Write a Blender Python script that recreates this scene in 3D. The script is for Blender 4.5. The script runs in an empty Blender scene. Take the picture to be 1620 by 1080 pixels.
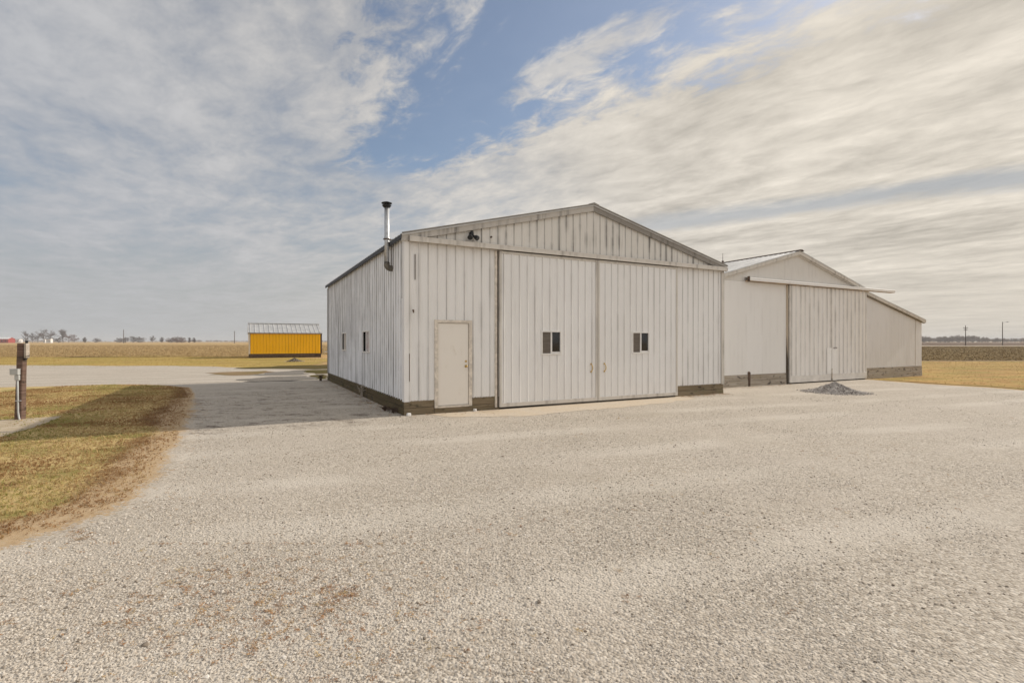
import bpy, bmesh, math, random
import numpy as np
from mathutils import Vector, Matrix
random.seed(7); RNG = np.random.default_rng(11)
scene = bpy.context.scene
COL = scene.collection
F, H = 800.0, 1.7                                  # focal length in photo pixels, eye height in metres
def G(u, v, z=0.0):                                # point of level ground seen at photo pixel (u, v)
    y = F * (H - z) / (v - 540.0)
    return ((u - 810.0) / F * y, y)

# ------------------------------------------------------------------ node helpers
class S:
    """A shader socket with arithmetic."""
    def __init__(s, nt, sock): s.nt, s.k = nt, sock
    def _m(s, op, *a, clamp=False):
        n = s.nt.nodes.new('ShaderNodeMath'); n.operation = op; n.use_clamp = clamp
        for i, x in enumerate((s,) + a):
            if isinstance(x, S): s.nt.links.new(x.k, n.inputs[i])
            else: n.inputs[i].default_value = x
        return S(s.nt, n.outputs[0])
    def __add__(s, o): return s._m('ADD', o)
    __radd__ = __add__
    def __sub__(s, o): return s._m('SUBTRACT', o)
    def __rsub__(s, o): return (s * -1.0) + o
    def __mul__(s, o): return s._m('MULTIPLY', o)
    __rmul__ = __mul__
    def __truediv__(s, o): return s._m('DIVIDE', o)
    def abs(s): return s._m('ABSOLUTE')
    def max(s, o): return s._m('MAXIMUM', o)
    def min(s, o): return s._m('MINIMUM', o)
    def pow(s, o): return s._m('POWER', o)
    def clamp(s): return s._m('ADD', 0.0, clamp=True)
    def mod(s, o): return s._m('FLOORED_MODULO', o)
    def floor(s): return s._m('FLOOR')
    def ss(s, a, b):                               # smoothstep a..b
        n = s.nt.nodes.new('ShaderNodeMapRange'); n.interpolation_type = 'SMOOTHSTEP'
        s.nt.links.new(s.k, n.inputs[0])
        n.inputs[1].default_value = a; n.inputs[2].default_value = b
        return S(s.nt, n.outputs[0])
class NB:
    def __init__(s, nt): s.nt = nt
    def new(s, t): return s.nt.nodes.new(t)
    def coord(s, which='Object'):
        n = s.new('ShaderNodeTexCoord'); x = s.new('ShaderNodeSeparateXYZ')
        s.nt.links.new(n.outputs[which], x.inputs[0])
        return [S(s.nt, x.outputs[i]) for i in range(3)]
    def world(s):
        n = s.new('ShaderNodeNewGeometry'); x = s.new('ShaderNodeSeparateXYZ')
        s.nt.links.new(n.outputs['Position'], x.inputs[0])
        return [S(s.nt, x.outputs[i]) for i in range(3)]
    def vec(s, x, y, z=0.0):
        n = s.new('ShaderNodeCombineXYZ')
        for i, a in enumerate((x, y, z)):
            if isinstance(a, S): s.nt.links.new(a.k, n.inputs[i])
            else: n.inputs[i].default_value = a
        return n.outputs[0]
    def noise(s, v, scale=1.0, detail=4.0, rough=0.55, dist=0.0):
        n = s.new('ShaderNodeTexNoise'); s.nt.links.new(v, n.inputs['Vector'])
        n.inputs['Scale'].default_value = scale; n.inputs['Detail'].default_value = detail
        n.inputs['Roughness'].default_value = rough; n.inputs['Distortion'].default_value = dist
        return S(s.nt, n.outputs['Fac'])
    def voro(s, v, scale=1.0, out='Distance', rnd=1.0):
        n = s.new('ShaderNodeTexVoronoi'); s.nt.links.new(v, n.inputs['Vector'])
        n.inputs['Scale'].default_value = scale; n.inputs['Randomness'].default_value = rnd
        if out == 'Color':
            x = s.new('ShaderNodeSeparateColor'); s.nt.links.new(n.outputs['Color'], x.inputs[0])
            return S(s.nt, x.outputs[0])
        return S(s.nt, n.outputs[out])
    def attr(s, name):
        n = s.new('ShaderNodeAttribute'); n.attribute_name = name
        return S(s.nt, n.outputs['Fac'])
    def mix(s, f, a, b):
        n = s.new('ShaderNodeMix'); n.data_type = 'RGBA'; n.clamp_factor = True
        if isinstance(f, S): s.nt.links.new(f.k, n.inputs[0])
        else: n.inputs[0].default_value = f
        for i, c in ((6, a), (7, b)):
            if isinstance(c, (tuple, list)): n.inputs[i].default_value = (*c[:3], 1)
            else: s.nt.links.new(c, n.inputs[i])
        return n.outputs[2]
    def ramp(s, f, stops):
        n = s.new('ShaderNodeValToRGB'); s.nt.links.new(f.k, n.inputs[0])
        e = n.color_ramp.elements
        while len(e) < len(stops): e.new(0.5)
        for q, (p, c) in zip(e, stops): q.position = p; q.color = (*c, 1)
        return n.outputs[0]
    def scale(s, col, f):
        n = s.new('ShaderNodeMix'); n.data_type = 'RGBA'; n.blend_type = 'MULTIPLY'; n.inputs[0].default_value = 1
        s.nt.links.new(col, n.inputs[6])
        if isinstance(f, S):
            s.nt.links.new(s.vec(f, f, f), n.inputs[7])
        else: n.inputs[7].default_value = (f, f, f, 1)
        return n.outputs[2]
def material(name, fn, rough=0.8, metal=0.0, spec=0.3):
    m = bpy.data.materials.new(name); m.use_nodes = True
    nt = m.node_tree; b = nt.nodes['Principled BSDF']
    b.inputs['Roughness'].default_value = rough; b.inputs['Metallic'].default_value = metal
    b.inputs['Specular IOR Level'].default_value = spec
    nb = NB(nt)
    r = fn(nb)
    if not isinstance(r, dict): r = {'c': r}
    c = r['c']
    if isinstance(c, (tuple, list)): b.inputs['Base Color'].default_value = (*c, 1)
    else: nt.links.new(c, b.inputs['Base Color'])
    if 'r' in r: nt.links.new(r['r'].k, b.inputs['Roughness'])
    if 'h' in r:
        n = nb.new('ShaderNodeBump'); n.inputs['Strength'].default_value = r.get('hs', 0.6)
        n.inputs['Distance'].default_value = r.get('hd', 0.01)
        nt.links.new(r['h'].k, n.inputs['Height']); nt.links.new(n.outputs[0], b.inputs['Normal'])
    return m

# ------------------------------------------------------------------ object helpers
def tag(o, label=None, cat=None, group=None, kind=None):
    if label: o['label'] = label
    if cat: o['category'] = cat
    if group: o['group'] = group
    if kind: o['kind'] = kind
    return o
def empty(name, loc, rz=0.0, **kw):
    o = bpy.data.objects.new(name, None); COL.objects.link(o)
    o.location = loc; o.rotation_euler = (0, 0, rz); o.empty_display_size = 0.3
    return tag(o, **kw)
class MB:
    def __init__(s): s.v, s.f = [], []
    def add(s, v, f):
        o = len(s.v); s.v += [tuple(p) for p in v]; s.f += [tuple(i + o for i in q) for q in f]; return s
    def box(s, a, b):
        x0, y0, z0 = a; x1, y1, z1 = b
        return s.add([(x0,y0,z0),(x1,y0,z0),(x1,y1,z0),(x0,y1,z0),(x0,y0,z1),(x1,y0,z1),(x1,y1,z1),(x0,y1,z1)],
                     [(0,3,2,1),(4,5,6,7),(0,1,5,4),(1,2,6,5),(2,3,7,6),(3,0,4,7)])
    def prism(s, poly, y0, y1):                    # outline in (x, z) swept along y
        n = len(poly)
        return s.add([(x,y0,z) for x, z in poly] + [(x,y1,z) for x, z in poly],
                     [tuple(range(n)), tuple(range(2*n-1, n-1, -1))] +
                     [(i, i+n, (i+1) % n + n, (i+1) % n) for i in range(n)])
    def tube(s, pts, radii, n=10, caps=True):
        pts = [Vector(p) for p in pts]
        if not isinstance(radii, (list, tuple)): radii = [radii]*len(pts)
        base = len(s.v); prev = None
        for i, p in enumerate(pts):
            d = (pts[min(i+1, len(pts)-1)] - pts[max(i-1, 0)]).normalized()
            if prev is None:
                a = d.cross(Vector((0,0,1)) if abs(d.z) < .9 else Vector((1,0,0))).normalized()
            else: a = (prev - d*prev.dot(d)).normalized()
            prev = a; b = d.cross(a)
            for k in range(n):
                t = 2*math.pi*k/n
                s.v.append(tuple(p + (a*math.cos(t) + b*math.sin(t))*radii[i]))
        for i in range(len(pts)-1):
            for k in range(n):
                q = base + i*n
                s.f.append((q+k, q+(k+1) % n, q+n+(k+1) % n, q+n+k))
        if caps:
            s.f.append(tuple(base + k for k in reversed(range(n))))
            s.f.append(tuple(base + (len(pts)-1)*n + k for k in range(n)))
        return s
    def build(s, name, mat, parent=None, bevel=0.0, smooth=False, fix=True):
        me = bpy.data.meshes.new(name); me.from_pydata(s.v, [], s.f); me.validate()
        if fix or bevel:
            bm = bmesh.new(); bm.from_mesh(me)
            if fix: bmesh.ops.recalc_face_normals(bm, faces=bm.faces)
            if bevel: bmesh.ops.bevel(bm, geom=list(bm.edges), offset=bevel, segments=1, affect='EDGES', clamp_overlap=True)
            bm.to_mesh(me); bm.free()
        if smooth:
            for p in me.polygons: p.use_smooth = True
        me.materials.append(mat)
        o = bpy.data.objects.new(name, me); COL.objects.link(o)
        if parent: o.parent = parent
        return o
def ribbed(L, b0, top, holes=(), pitch=.2286, off=.11, hh=.019, base=.055, crown=.02, minor=True, breaks=()):
    """Ribbed sheet in (run, outward, up); top is a number or a function of run; holes are (a0, a1, b0, b1)."""
    tf = top if callable(top) else (lambda a: top)
    prof = {0.0: 0.0, L: 0.0}
    k = 0
    x = off
    while x < L - .04:
        if x > .04:
            for dx, d in ((-base/2, 0), (-crown/2, hh), (crown/2, hh), (base/2, 0)): prof[round(x+dx, 5)] = d
            if minor:
                for m in (1/3., 2/3.):
                    q = x + pitch*m
                    if q < L - .05:
                        for dx, d in ((-.012, 0), (0, .0045), (.012, 0)): prof[round(q+dx, 5)] = d
        x += pitch
    keys = sorted(prof)
    def depth(a): return float(np.interp(a, keys, [prof[q] for q in keys]))
    extra = [q for h in holes for q in h[:2]] + list(breaks)
    allk = sorted(set(keys) | set(extra))
    V, Fc = [], []
    def quad(a0, a1, lo0, lo1, hi0, hi1):
        o = len(V); d0, d1 = depth(a0), depth(a1)
        V.extend([(a0, d0, lo0), (a1, d1, lo1), (a1, d1, hi1), (a0, d0, hi0)]); Fc.append((o, o+1, o+2, o+3))
    for a0, a1 in zip(allk[:-1], allk[1:]):
        if a1 - a0 < 1e-6: continue
        m = (a0+a1)/2; lo = b0
        hs = sorted([h for h in holes if h[0] <= m <= h[1]], key=lambda h: h[2])
        for h in hs:
            quad(a0, a1, lo, lo, h[2], h[2]); lo = h[3]
        quad(a0, a1, lo, lo, tf(a0), tf(a1))
    return V, Fc
def place(VF, org, ax, out, up):
    V, Fc = VF; org, ax, out, up = map(Vector, (org, ax, out, up))
    return [tuple(org + ax*a + out*d + up*b) for a, d, b in V], Fc
def bake(name, protos, pts, scl, tone, mat, tilt=0.3, yaw=None, parent=None, smooth=False):
    """Many small pieces as ONE mesh with a 'tone' attribute."""
    N = len(pts); pick = RNG.integers(0, len(protos), N)
    VV, FF, TT = [], [], []; base = 0
    for k, (V, T) in enumerate(protos):
        ix = np.nonzero(pick == k)[0]
        if not len(ix): continue
        n = len(ix); V = np.asarray(V, float); T = np.asarray(T, int)
        a = RNG.uniform(0, 2*np.pi, n) if yaw is None else yaw[ix]
        tx = RNG.normal(0, tilt, n); ty = RNG.normal(0, tilt, n)
        ca, sa = np.cos(a), np.sin(a); z0 = np.zeros(n); o1 = np.ones(n)
        Rz = np.stack([ca,-sa,z0, sa,ca,z0, z0,z0,o1], 1).reshape(n,3,3)
        Rx = np.stack([o1,z0,z0, z0,np.cos(tx),-np.sin(tx), z0,np.sin(tx),np.cos(tx)], 1).reshape(n,3,3)
        Ry = np.stack([np.cos(ty),z0,np.sin(ty), z0,o1,z0, -np.sin(ty),z0,np.cos(ty)], 1).reshape(n,3,3)
        R = Rz @ Rx @ Ry
        W = np.einsum('nij,vj->nvi', R, V) * np.asarray(scl)[ix][:,None,None] + pts[ix][:,None,:]
        VV.append(W.reshape(-1,3))
        FF.append((T[None] + (np.arange(n)*len(V))[:,None,None]).reshape(-1,3) + base)
        TT.append(np.repeat(tone[ix], len(V))); base += n*len(V)
    VV = np.concatenate(VV).astype(np.float32); FF = np.concatenate(FF).astype(np.int32); TT = np.concatenate(TT).astype(np.float32)
    me = bpy.data.meshes.new(name); me.vertices.add(len(VV)); me.vertices.foreach_set('co', VV.ravel())
    me.loops.add(FF.size); me.loops.foreach_set('vertex_index', FF.ravel())
    me.polygons.add(len(FF)); me.polygons.foreach_set('loop_start', np.arange(0, FF.size, 3, dtype=np.int32))
    me.polygons.foreach_set('loop_total', np.full(len(FF), 3, np.int32))
    me.polygons.foreach_set('use_smooth', np.full(len(FF), smooth))
    me.update(calc_edges=True)
    at = me.attributes.new('tone', 'FLOAT', 'POINT'); at.data.foreach_set('value', TT)
    me.materials.append(mat)
    o = bpy.data.objects.new(name, me); COL.objects.link(o)
    if parent: o.parent = parent
    return o
def inside(P, poly):
    poly = np.asarray(poly); x, y = P[:,0], P[:,1]; r = np.zeros(len(P), bool); n = len(poly); j = n-1
    for i in range(n):
        xi, yi = poly[i]; xj, yj = poly[j]
        if yi != yj:
            c = ((yi > y) != (yj > y)) & (x < (xj-xi)*(y-yi)/(yj-yi)+xi); r ^= c
        j = i
    return r
def rough_outline(pts, step=.25, amp=.06, seed=1):
    """Densify an outline and make it uneven; amplitude grows with distance from the origin."""
    r = random.Random(seed); out = []
    n = len(pts)
    for i in range(n):
        a, b = Vector(pts[i]), Vector(pts[(i+1) % n]); d = (b-a).length
        mid = ((a+b)/2).length
        if mid > 70: out.append(tuple(a)); continue
        st = step*max(1, mid/10); m = max(1, int(d/st))
        nrm = Vector((-(b-a).y, (b-a).x)).normalized() if d > 0 else Vector((0,0))
        for k in range(m):
            t = k/m
            out.append(tuple(a.lerp(b, t) + nrm*r.gauss(0, amp*max(1, mid/14))*(0 if k == 0 else 1)))
    return out
def sheet(name, pts, z, mat, kind='structure', **kw):
    me = bpy.data.meshes.new(name); me.from_pydata([(x, y, z) for x, y in pts], [], [tuple(range(len(pts)))])
    bm = bmesh.new(); bm.from_mesh(me)
    bmesh.ops.triangulate(bm, faces=bm.faces[:], ngon_method='EAR_CLIP')
    for f in bm.faces:
        f.normal_update()
        if f.normal.z < 0: f.normal_flip()
    bm.to_mesh(me); bm.free()
    me.materials.append(mat); o = bpy.data.objects.new(name, me); COL.objects.link(o)
    return tag(o, kind=kind, **kw)

# ------------------------------------------------------------------ materials
def grime_white(base, dirt, line, smudge, pitch=.2286, off=.11, flank=.020, fw=.020, axis='x', rust=0.15, lap=4):
    def fn(n):
        x, y, z = n.coord()
        run = x if axis == 'x' else (y*-1.0 + 12.06)
        ph = (run - off + pitch/2).mod(pitch) - pitch/2
        idn = ((run - off + pitch/2)/pitch).floor()
        heavy = 1.0 - (idn.mod(float(lap)) - .5).ss(-.2, .2)               # sheet laps hold more dirt than plain ribs
        side = 1.0 - (ph + flank).abs().ss(fw*.3, fw)
        along = n.noise(n.vec(idn*7.31, z*.5, 0.0), 1.0, 4.0, .6)
        seam = side * (along.ss(.36, .62)*.62 + .30 + heavy*.30)*line  # rib line: dirt, plus the shaded rib flank darkened in the colour
        wide = 1.0 - (ph + flank).abs().ss(0.0, .075)                      # soft run-off beside the ribs
        st = n.noise(n.vec(run*16.0, z*.55, 0.0), 1.0, 5.0, .6).ss(.42, .75)
        cl = n.noise(n.vec(idn*3.17 + run*.8, z*.75, 3.0), 1.0, 4.0).ss(.43, .66)
        fine = n.noise(n.vec(run*30.0, z*4.0, 1.0), 1.0, 4.0)
        f = (seam + (st*.55 + wide*.45)*cl*smudge).clamp()
        pan = n.noise(n.vec(((run - off)/(pitch*4)).floor()*5.7, z*.25, 8.), 1., 2.)
        c = n.mix(pan.ss(.3, .7)*.5, base, tuple(b*k for b, k in zip(base, (.94, .935, .92))))
        c = n.mix((fine - .45)*.5, c, tuple(b*.86 for b in base))
        c = n.mix(f, c, dirt)
        rs = n.noise(n.vec(run*5.0, z*1.1, 9.0), 1.0, 6.0, .65).ss(.70, .80)
        c = n.mix(rs*rust, c, (.30, .19, .10))
        return {'c': c, 'h': n.noise(n.vec(run*3.0, z*1.2, 0.0), 1.0, 2.0), 'hs': .35, 'hd': .03}
    return fn
W = (.82, .81, .80)
M = {}
M['siding'] = material('white_siding', grime_white(W, (.22, .20, .175), .42, .35), .5)
M['side_siding'] = material('weathered_siding', grime_white((.87, .88, .90), (.19, .18, .175), .60, .38, axis='y', off=.06, flank=-.020, fw=.034), .55)
M['gable'] = material('gable_siding', grime_white((.70, .675, .635), (.19, .18, .165), .42, 1.05), .6)
M['door_siding'] = material('door_siding', grime_white(W, (.28, .255, .23), .36, .22, off=2.505), .5)
M['trim'] = material('trim_metal', grime_white((.62, .585, .535), (.2, .18, .16), .0, .9), .5)
M['rake'] = material('weathered_rake_trim', grime_white((.50, .47, .43), (.14, .13, .12), .0, 1.3), .6)
M['dark_trim'] = material('dark_trim', grime_white((.27, .25, .225), (.10, .09, .08), .0, 1.0), .6)
M['smooth_wall'] = material('painted_board_wall', grime_white((.78, .765, .745), (.36, .33, .30), .0, .22, rust=.05), .6)
M['lean_wall'] = material('lean_to_wall', grime_white((.70, .69, .69), (.36, .34, .32), .0, .3, rust=.05), .6)
M['rear_gable'] = material('rear_gable_wall', grime_white((.66, .635, .60), (.34, .31, .28), .0, .3, rust=.05), .6)
M['panel_door'] = material('painted_sheet_door', grime_white((.79, .765, .735), (.34, .31, .275), .40, .35, pitch=.3, off=4.57, flank=.05, fw=.045), .5)
def flat(c, a=.12, sc=6.0):
    def fn(n):
        x, y, z = n.coord(); v = n.vec(x, y, z)
        f = n.noise(v, sc, 5.0, .6)
        return n.mix(f.ss(.3, .75), tuple(q*(1-a) for q in c), tuple(min(1, q*(1+a)) for q in c))
    return fn
M['man_door'] = material('painted_door', lambda n: (lambda x, y, z: n.mix(
    n.noise(n.vec(x*3, y, z*1.5), 1.6, 6., .65).ss(.56, .8)*.5, (.80, .755, .69), (.50, .40, .29)))(*n.coord()), .45)
M['door_frame'] = material('door_frame_paint', flat((.66, .60, .52), .2, 9), .5)
M['frame_white'] = material('window_frame_paint', flat((.74, .72, .69), .08), .4)
M['roof'] = material('galvanised_roof', flat((.55, .545, .53), .15, 2.0), .38, .35)
M['galv'] = material('galvanised_steel', flat((.50, .51, .52), .18, 12), .42, .6)
M['black'] = material('black_metal', flat((.022, .022, .024), .3, 20), .5)
M['rust_dark'] = material('rusty_steel', flat((.10, .065, .045), .5, 14), .8)
M['elbow'] = material('sooty_steel', flat((.15, .135, .11), .4, 14), .6, .3)
M['rust_board'] = material('rust_stained_board', flat((.36, .24, .13), .4, 3), .9)
M['panel_edge'] = material('door_edge_paint', flat((.66, .63, .59), .12, 3), .5)
M['brass'] = material('brass', flat((.55, .38, .13), .2, 30), .35, .8)
M['glass'] = material('dark_glass', lambda n: (.012, .013, .015), .06, 0, .55)
M['dark_opening'] = material('black_opening_fill', lambda n: (.012, .011, .011), 1., 0, 0)  # flat black for the unlit inside of an open window
M['screen'] = material('dusty_window_screen', lambda n: (lambda x, y, z: n.mix(
    n.noise(n.vec(x*4, y*4, z*60), 1., 3.).ss(.35, .65), (.115, .095, .078), (.17, .145, .12)))(*n.coord()), .6)
M['note'] = material('faded_paper', lambda n: (lambda x, y, z: n.mix(
    n.noise(n.vec(x, y*3, z*6), 2., 3.).ss(.4, .6), (.45, .35, .33), (.5, .48, .47)))(*n.coord()), .7)
def boards(c1, c2, moss=(.12, .13, .05), mossf=.5, dark=(.05, .04, .03)):
    def fn(n):
        x, y, z = n.coord(); run = x + y
        g = n.noise(n.vec(run*1.2, z*26, x*.3), 1., 6., .6, .6)
        c = n.mix(g.ss(.25, .75), c1, c2)
        p = n.noise(n.vec(run*1.4, z*3.5, 4.), 1., 5.)
        c = n.mix(p.ss(.48, .72)*mossf, c, moss)
        k = n.noise(n.vec(run*3.2, z*7, 8.), 1., 5., .65)
        c = n.mix(k.ss(.54, .66)*.85, c, dark)
        return {'c': c, 'h': g, 'hs': .6, 'hd': .012}
    return fn
M['skirt'] = material('weathered_plank', boards((.15, .115, .07), (.26, .205, .135)), .9)
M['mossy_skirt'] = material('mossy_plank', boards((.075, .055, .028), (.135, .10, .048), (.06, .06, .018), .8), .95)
M['grey_skirt'] = material('grey_plank', boards((.26, .22, .17), (.44, .39, .33), (.30, .24, .15), .4, (.045, .035, .03)), .9)
M['post'] = material('old_post_wood', boards((.085, .05, .035), (.20, .13, .10), (.07, .065, .04), .5, (.03, .02, .015)), .9)
M['grey_wood'] = material('bare_grey_board', boards((.36, .31, .25), (.48, .42, .35), (.3, .24, .18), .3), .9)
M['old_jamb'] = material('stained_jamb', lambda n: (lambda x, y, z: n.mix((n.noise(n.vec(x*6, y, z*1.5), 1., 5.)*1.4 - z*.55 + .25).ss(-.1, .5), (.46, .39, .30), (.07, .055, .04)))(*n.coord()), .9)
M['plastic_grey'] = material('grey_box_paint', flat((.45, .45, .43), .1), .5)
M['yellow'] = material('yellow_siding', grime_white((.93, .50, .003), (.24, .125, .008), .35, .2, pitch=.3, off=.15, flank=.03, fw=.035), .5)
M['barn_red'] = material('red_barn_paint', flat((.33, .045, .03), .15), .7)
M['white_paint'] = material('white_paint', flat((.75, .74, .72), .05), .6)
M['dark_roof'] = material('grey_shingle', flat((.22, .21, .2), .15), .8)
M['pole'] = material('creosote_pole', flat((.12, .095, .075), .2, 3), .9)
M['bark'] = material('bare_bark', flat((.165, .135, .125), .25, .2), .95)
M['bark_red'] = material('reddish_bark', flat((.21, .145, .13), .25, .2), .95)
M['wood_line'] = material('woodland_twigs', flat((.30, .235, .185), .2, .05), 1.)

def gravel(dark=0.0, tint=(1, 1, 1)):
    def fn(n):
        x, y, z = n.world(); v = n.vec(x, y, 0.0)
        a = n.voro(v, 52.0, 'Color'); d = n.voro(v, 52.0, 'Distance')
        b = n.voro(v, 19.0, 'Color'); d2 = n.voro(v, 19.0, 'Distance')
        k = 1.0 - dark
        T = lambda c: tuple(q*k*t for q, t in zip(c, tint))
        c = n.ramp(a, [(0.0, T((.33, .29, .24))), (.35, T((.47, .42, .36))), (.7, T((.57, .52, .45))), (1.0, T((.68, .63, .56)))])
        c = n.mix((b.ss(.72, .8))*(1.0 - d2.ss(.2, .34))*.8, c, T((.66, .62, .56)))
        c = n.mix((b*-1.0 + 1.0).ss(.90, .95)*(1.0 - d2.ss(.12, .28))*.8, c, T((.22, .19, .16)))
        big = n.noise(v, .42, 5.0, .6)
        mid = n.noise(v, 2.3, 5.0, .6)
        c = n.mix(mid.ss(.5, .8)*.45, c, T((.42, .36, .285)))                # fines and dust between the stones
        c = n.mix(big.ss(.42, .72)*.6, c, T((.56, .51, .45)))
        wx = x + n.noise(v, .12, 2.)*3.0
        tk = wx*.34 - y*.94                                                # ruts sweep from the drive past the doors
        pr = (tk.mod(3.6) - 1.8).abs()
        rut = (1.0 - (pr - .85).abs().ss(.12, .42))*n.noise(n.vec(x*.25, y*.25, 2.), 1., 4.).ss(.38, .58)
        c = n.mix(rut*.65, c, T((.63, .585, .52)))
        sp = n.noise(n.vec(x*3.2, y*5.0, 0.), 1.0, 8.0, .75); spm = n.noise(n.vec(x*.3, y*.3, 5.), 1., 4.).ss(.38, .62)
        c = n.mix(sp.ss(.625, .70)*.6*(spm*.7 + .3), c, T((.25, .19, .145)))
        dk = n.noise(n.vec(x*1.6 + 40., y*2.6, 0.), 1., 8., .78).ss(.50, .62)*n.noise(n.vec(x*.22 + 8., y*.5, 3.), 1., 3.).ss(.34, .52)*(1.0 - (x + 6.2).abs().ss(2.2, 5.0))*(1.0 - (y - 14.0).abs().ss(4.0, 6.5))
        c = n.mix(dk*.85, c, T((.14, .11, .09)))                # damp specks and leaf bits, also deepening the barn's shadow by colour
        wr = n.noise(n.vec(x + 31., y, 0.), 1.1, 6.0, .7)
        c = n.mix(wr.ss(.68, .78)*.45, c, T((.44, .31, .18)))                # rusty dirt
        c = n.mix(n.noise(n.vec(x*.2, y*.55, 7.), 1., 5.).ss(.55, .75)*.5, c, T((.44, .395, .33)))
        return {'c': c, 'h': (1.0 - d)*.55 + (1.0 - d2)*.35 + mid*.8, 'hs': .8, 'hd': .02}
    return fn
M['gravel'] = material('limestone_gravel', gravel(.10, (1.0, .975, .94)), .95, 0, .15)
M['shadow_gravel'] = material('shadow_gravel', gravel(.60), .95, 0, .15)  # gravel darkened in its colour to paint shadow stripes
def stone(n):
    t = n.attr('tone')
    c = n.ramp(t, [(0.0, (.19, .15, .115)), (.10, (.40, .345, .285)), (.5, (.54, .485, .415)), (.8, (.62, .565, .495)), (1.0, (.78, .735, .675))])
    x, y, z = n.world()
    return n.mix(n.noise(n.vec(x, y, z), 160., 3.)*.5, c, (.42, .37, .30))
M['stone'] = material('limestone_chips', stone, .9, 0, .15)
M['dark_stone'] = material('grey_stone_chips', lambda n: n.ramp(n.attr('tone'), [(0, (.19, .17, .155)), (.5, (.40, .365, .33)), (1, (.60, .555, .51))]), .95)
M['pile'] = material('grey_gravel_heap', lambda n: (lambda x, y, z: {'c': n.mix(n.voro(n.vec(x, y, z), 30., 'Color'), (.31, .28, .255), (.49, .45, .41)),
    'h': n.voro(n.vec(x, y, z), 30.), 'hs': .9, 'hd': .03})(*n.world()), .95)
M['pale_pile'] = material('pale_limestone_heap', flat((.62, .58, .56), .2, 2.), .95)
M['soil'] = material('dark_soil', flat((.10, .075, .045), .4, 5.), 1.)
M['apron'] = material('dusty_concrete', lambda n: (lambda x, y, z: {'c': n.mix(n.noise(n.vec(x, y, 0), 1.6, 6., .65).ss(.35, .7),
    (.52, .43, .32), n.mix(n.noise(n.vec(x, y, 3.), 14., 5., .7).ss(.4, .7), (.56, .49, .40), (.44, .37, .29))),
    'h': n.noise(n.vec(x, y, 0), 30., 5.), 'hs': .4, 'hd': .006})(*n.world()), .95)
M['dirt'] = material('bare_dirt', lambda n: (lambda x, y, z: {'c': n.mix(n.noise(n.vec(x, y, 0), 3., 6., .7).ss(.3, .7),
    (.38, .30, .20), (.50, .42, .31)), 'h': n.noise(n.vec(x, y, 0), 40., 4.), 'hs': .6, 'hd': .012})(*n.world()), 1.)
def turf(c_straw, c_green, c_brown, gthr=(.45, .62), bthr=(.55, .68), sc=1.0, bump=.6):
    def fn(n):
        x, y, z = n.world(); v = n.vec(x, y, 0.)
        p = n.noise(n.vec(x*.45*sc, y*.8*sc, 0.), 1., 6., .65); q = n.noise(n.vec(x*.7*sc+17., y*1.1*sc-5., 0.), 1., 6., .68)
        fine = n.noise(v, 30., 6., .75); m = n.noise(n.vec(x*3., y*6., 0.), 1., 6., .7)
        c = n.mix(p.ss(*gthr)*.9, c_straw, c_green)
        c = n.mix(q.ss(*bthr)*.85, c, c_brown)
        c = n.mix(m.ss(.5, .7)*.6, c, tuple(a*.55 for a in c_straw))
        c = n.mix((1.0 - m).ss(.52, .7)*.5, c, tuple(a*1.25 for a in c_straw))
        c = n.scale(c, fine*1.2 + .40)
        return {'c': c, 'h': fine + m*.6, 'hs': bump, 'hd': .03}
    return fn
M['turf'] = material('winter_lawn', turf((.47, .345, .17), (.20, .185, .05), (.20, .095, .04)), 1., 0, .1)
M['rust_turf'] = material('rusty_turf', turf((.25, .145, .07), (.20, .15, .06), (.15, .065, .03), bthr=(.42, .58)), 1., 0, .1)
M['margin'] = material('straw_littered_dirt', turf((.44, .31, .19), (.47, .38, .27), (.27, .15, .08), bthr=(.56, .66), sc=2.2), 1., 0, .1)
M['shadow_brown_grass'] = material('shadow_brown_grass', turf((.27, .19, .11), (.21, .16, .07), (.22, .13, .075), sc=.6), 1., 0, .1)  # brown tone painting part of the drive's shadow stripes
M['verge'] = material('straw_grass', turf((.44, .315, .105), (.33, .26, .07), (.36, .23, .09), sc=.35, bump=.15), 1., 0, .1)
M['gold'] = material('golden_grass', turf((.44, .285, .10), (.30, .23, .07), (.36, .20, .075), gthr=(.44, .56), bthr=(.5, .6), sc=.5, bump=.15), 1., 0, .1)
M['shadow_grass'] = material('shadow_olive_grass', turf((.105, .08, .028), (.075, .07, .02), (.09, .055, .025), sc=.6), 1., 0, .1)  # olive darkened to act as cast shadow on the drive
def blade(stops):
    return lambda n: n.ramp(n.attr('tone'), stops)
M['blade'] = material('grass_blade', blade([(0, (.25, .13, .055)), (.3, (.40, .26, .12)), (.55, (.50, .37, .18)), (.75, (.40, .34, .12)), (1, (.20, .21, .05))]), .9, 0, .1)
M['gold_blade'] = material('golden_blade', blade([(0, (.30, .18, .075)), (.5, (.46, .31, .115)), (1, (.34, .27, .09))]), .9, 0, .1)
M['litter'] = material('dead_leaf_litter', blade([(0, (.24, .12, .06)), (.5, (.42, .24, .12)), (1, (.50, .38, .20))]), .95, 0, .1)
def field(c1, c2, c3, rows):
    def fn(n):
        x, y, z = n.world(); v = n.vec(x, y, 0.)
        a = n.noise(v, .9, 6., .7); b = n.noise(n.vec(x*.05, y*.22, 0.), 1., 5., .6)
        r = n.noise(n.vec(x*.25*rows, y*1.3, 0.), 1., 4., .6)
        c = n.mix(a.ss(.35, .68), c1, c2); c = n.mix(r.ss(.5, .68)*.6, c, c3)
        c = n.mix(b.ss(.45, .7)*.35, c, c2)
        return {'c': c, 'h': a, 'hs': .8, 'hd': .25}
    return fn
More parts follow.
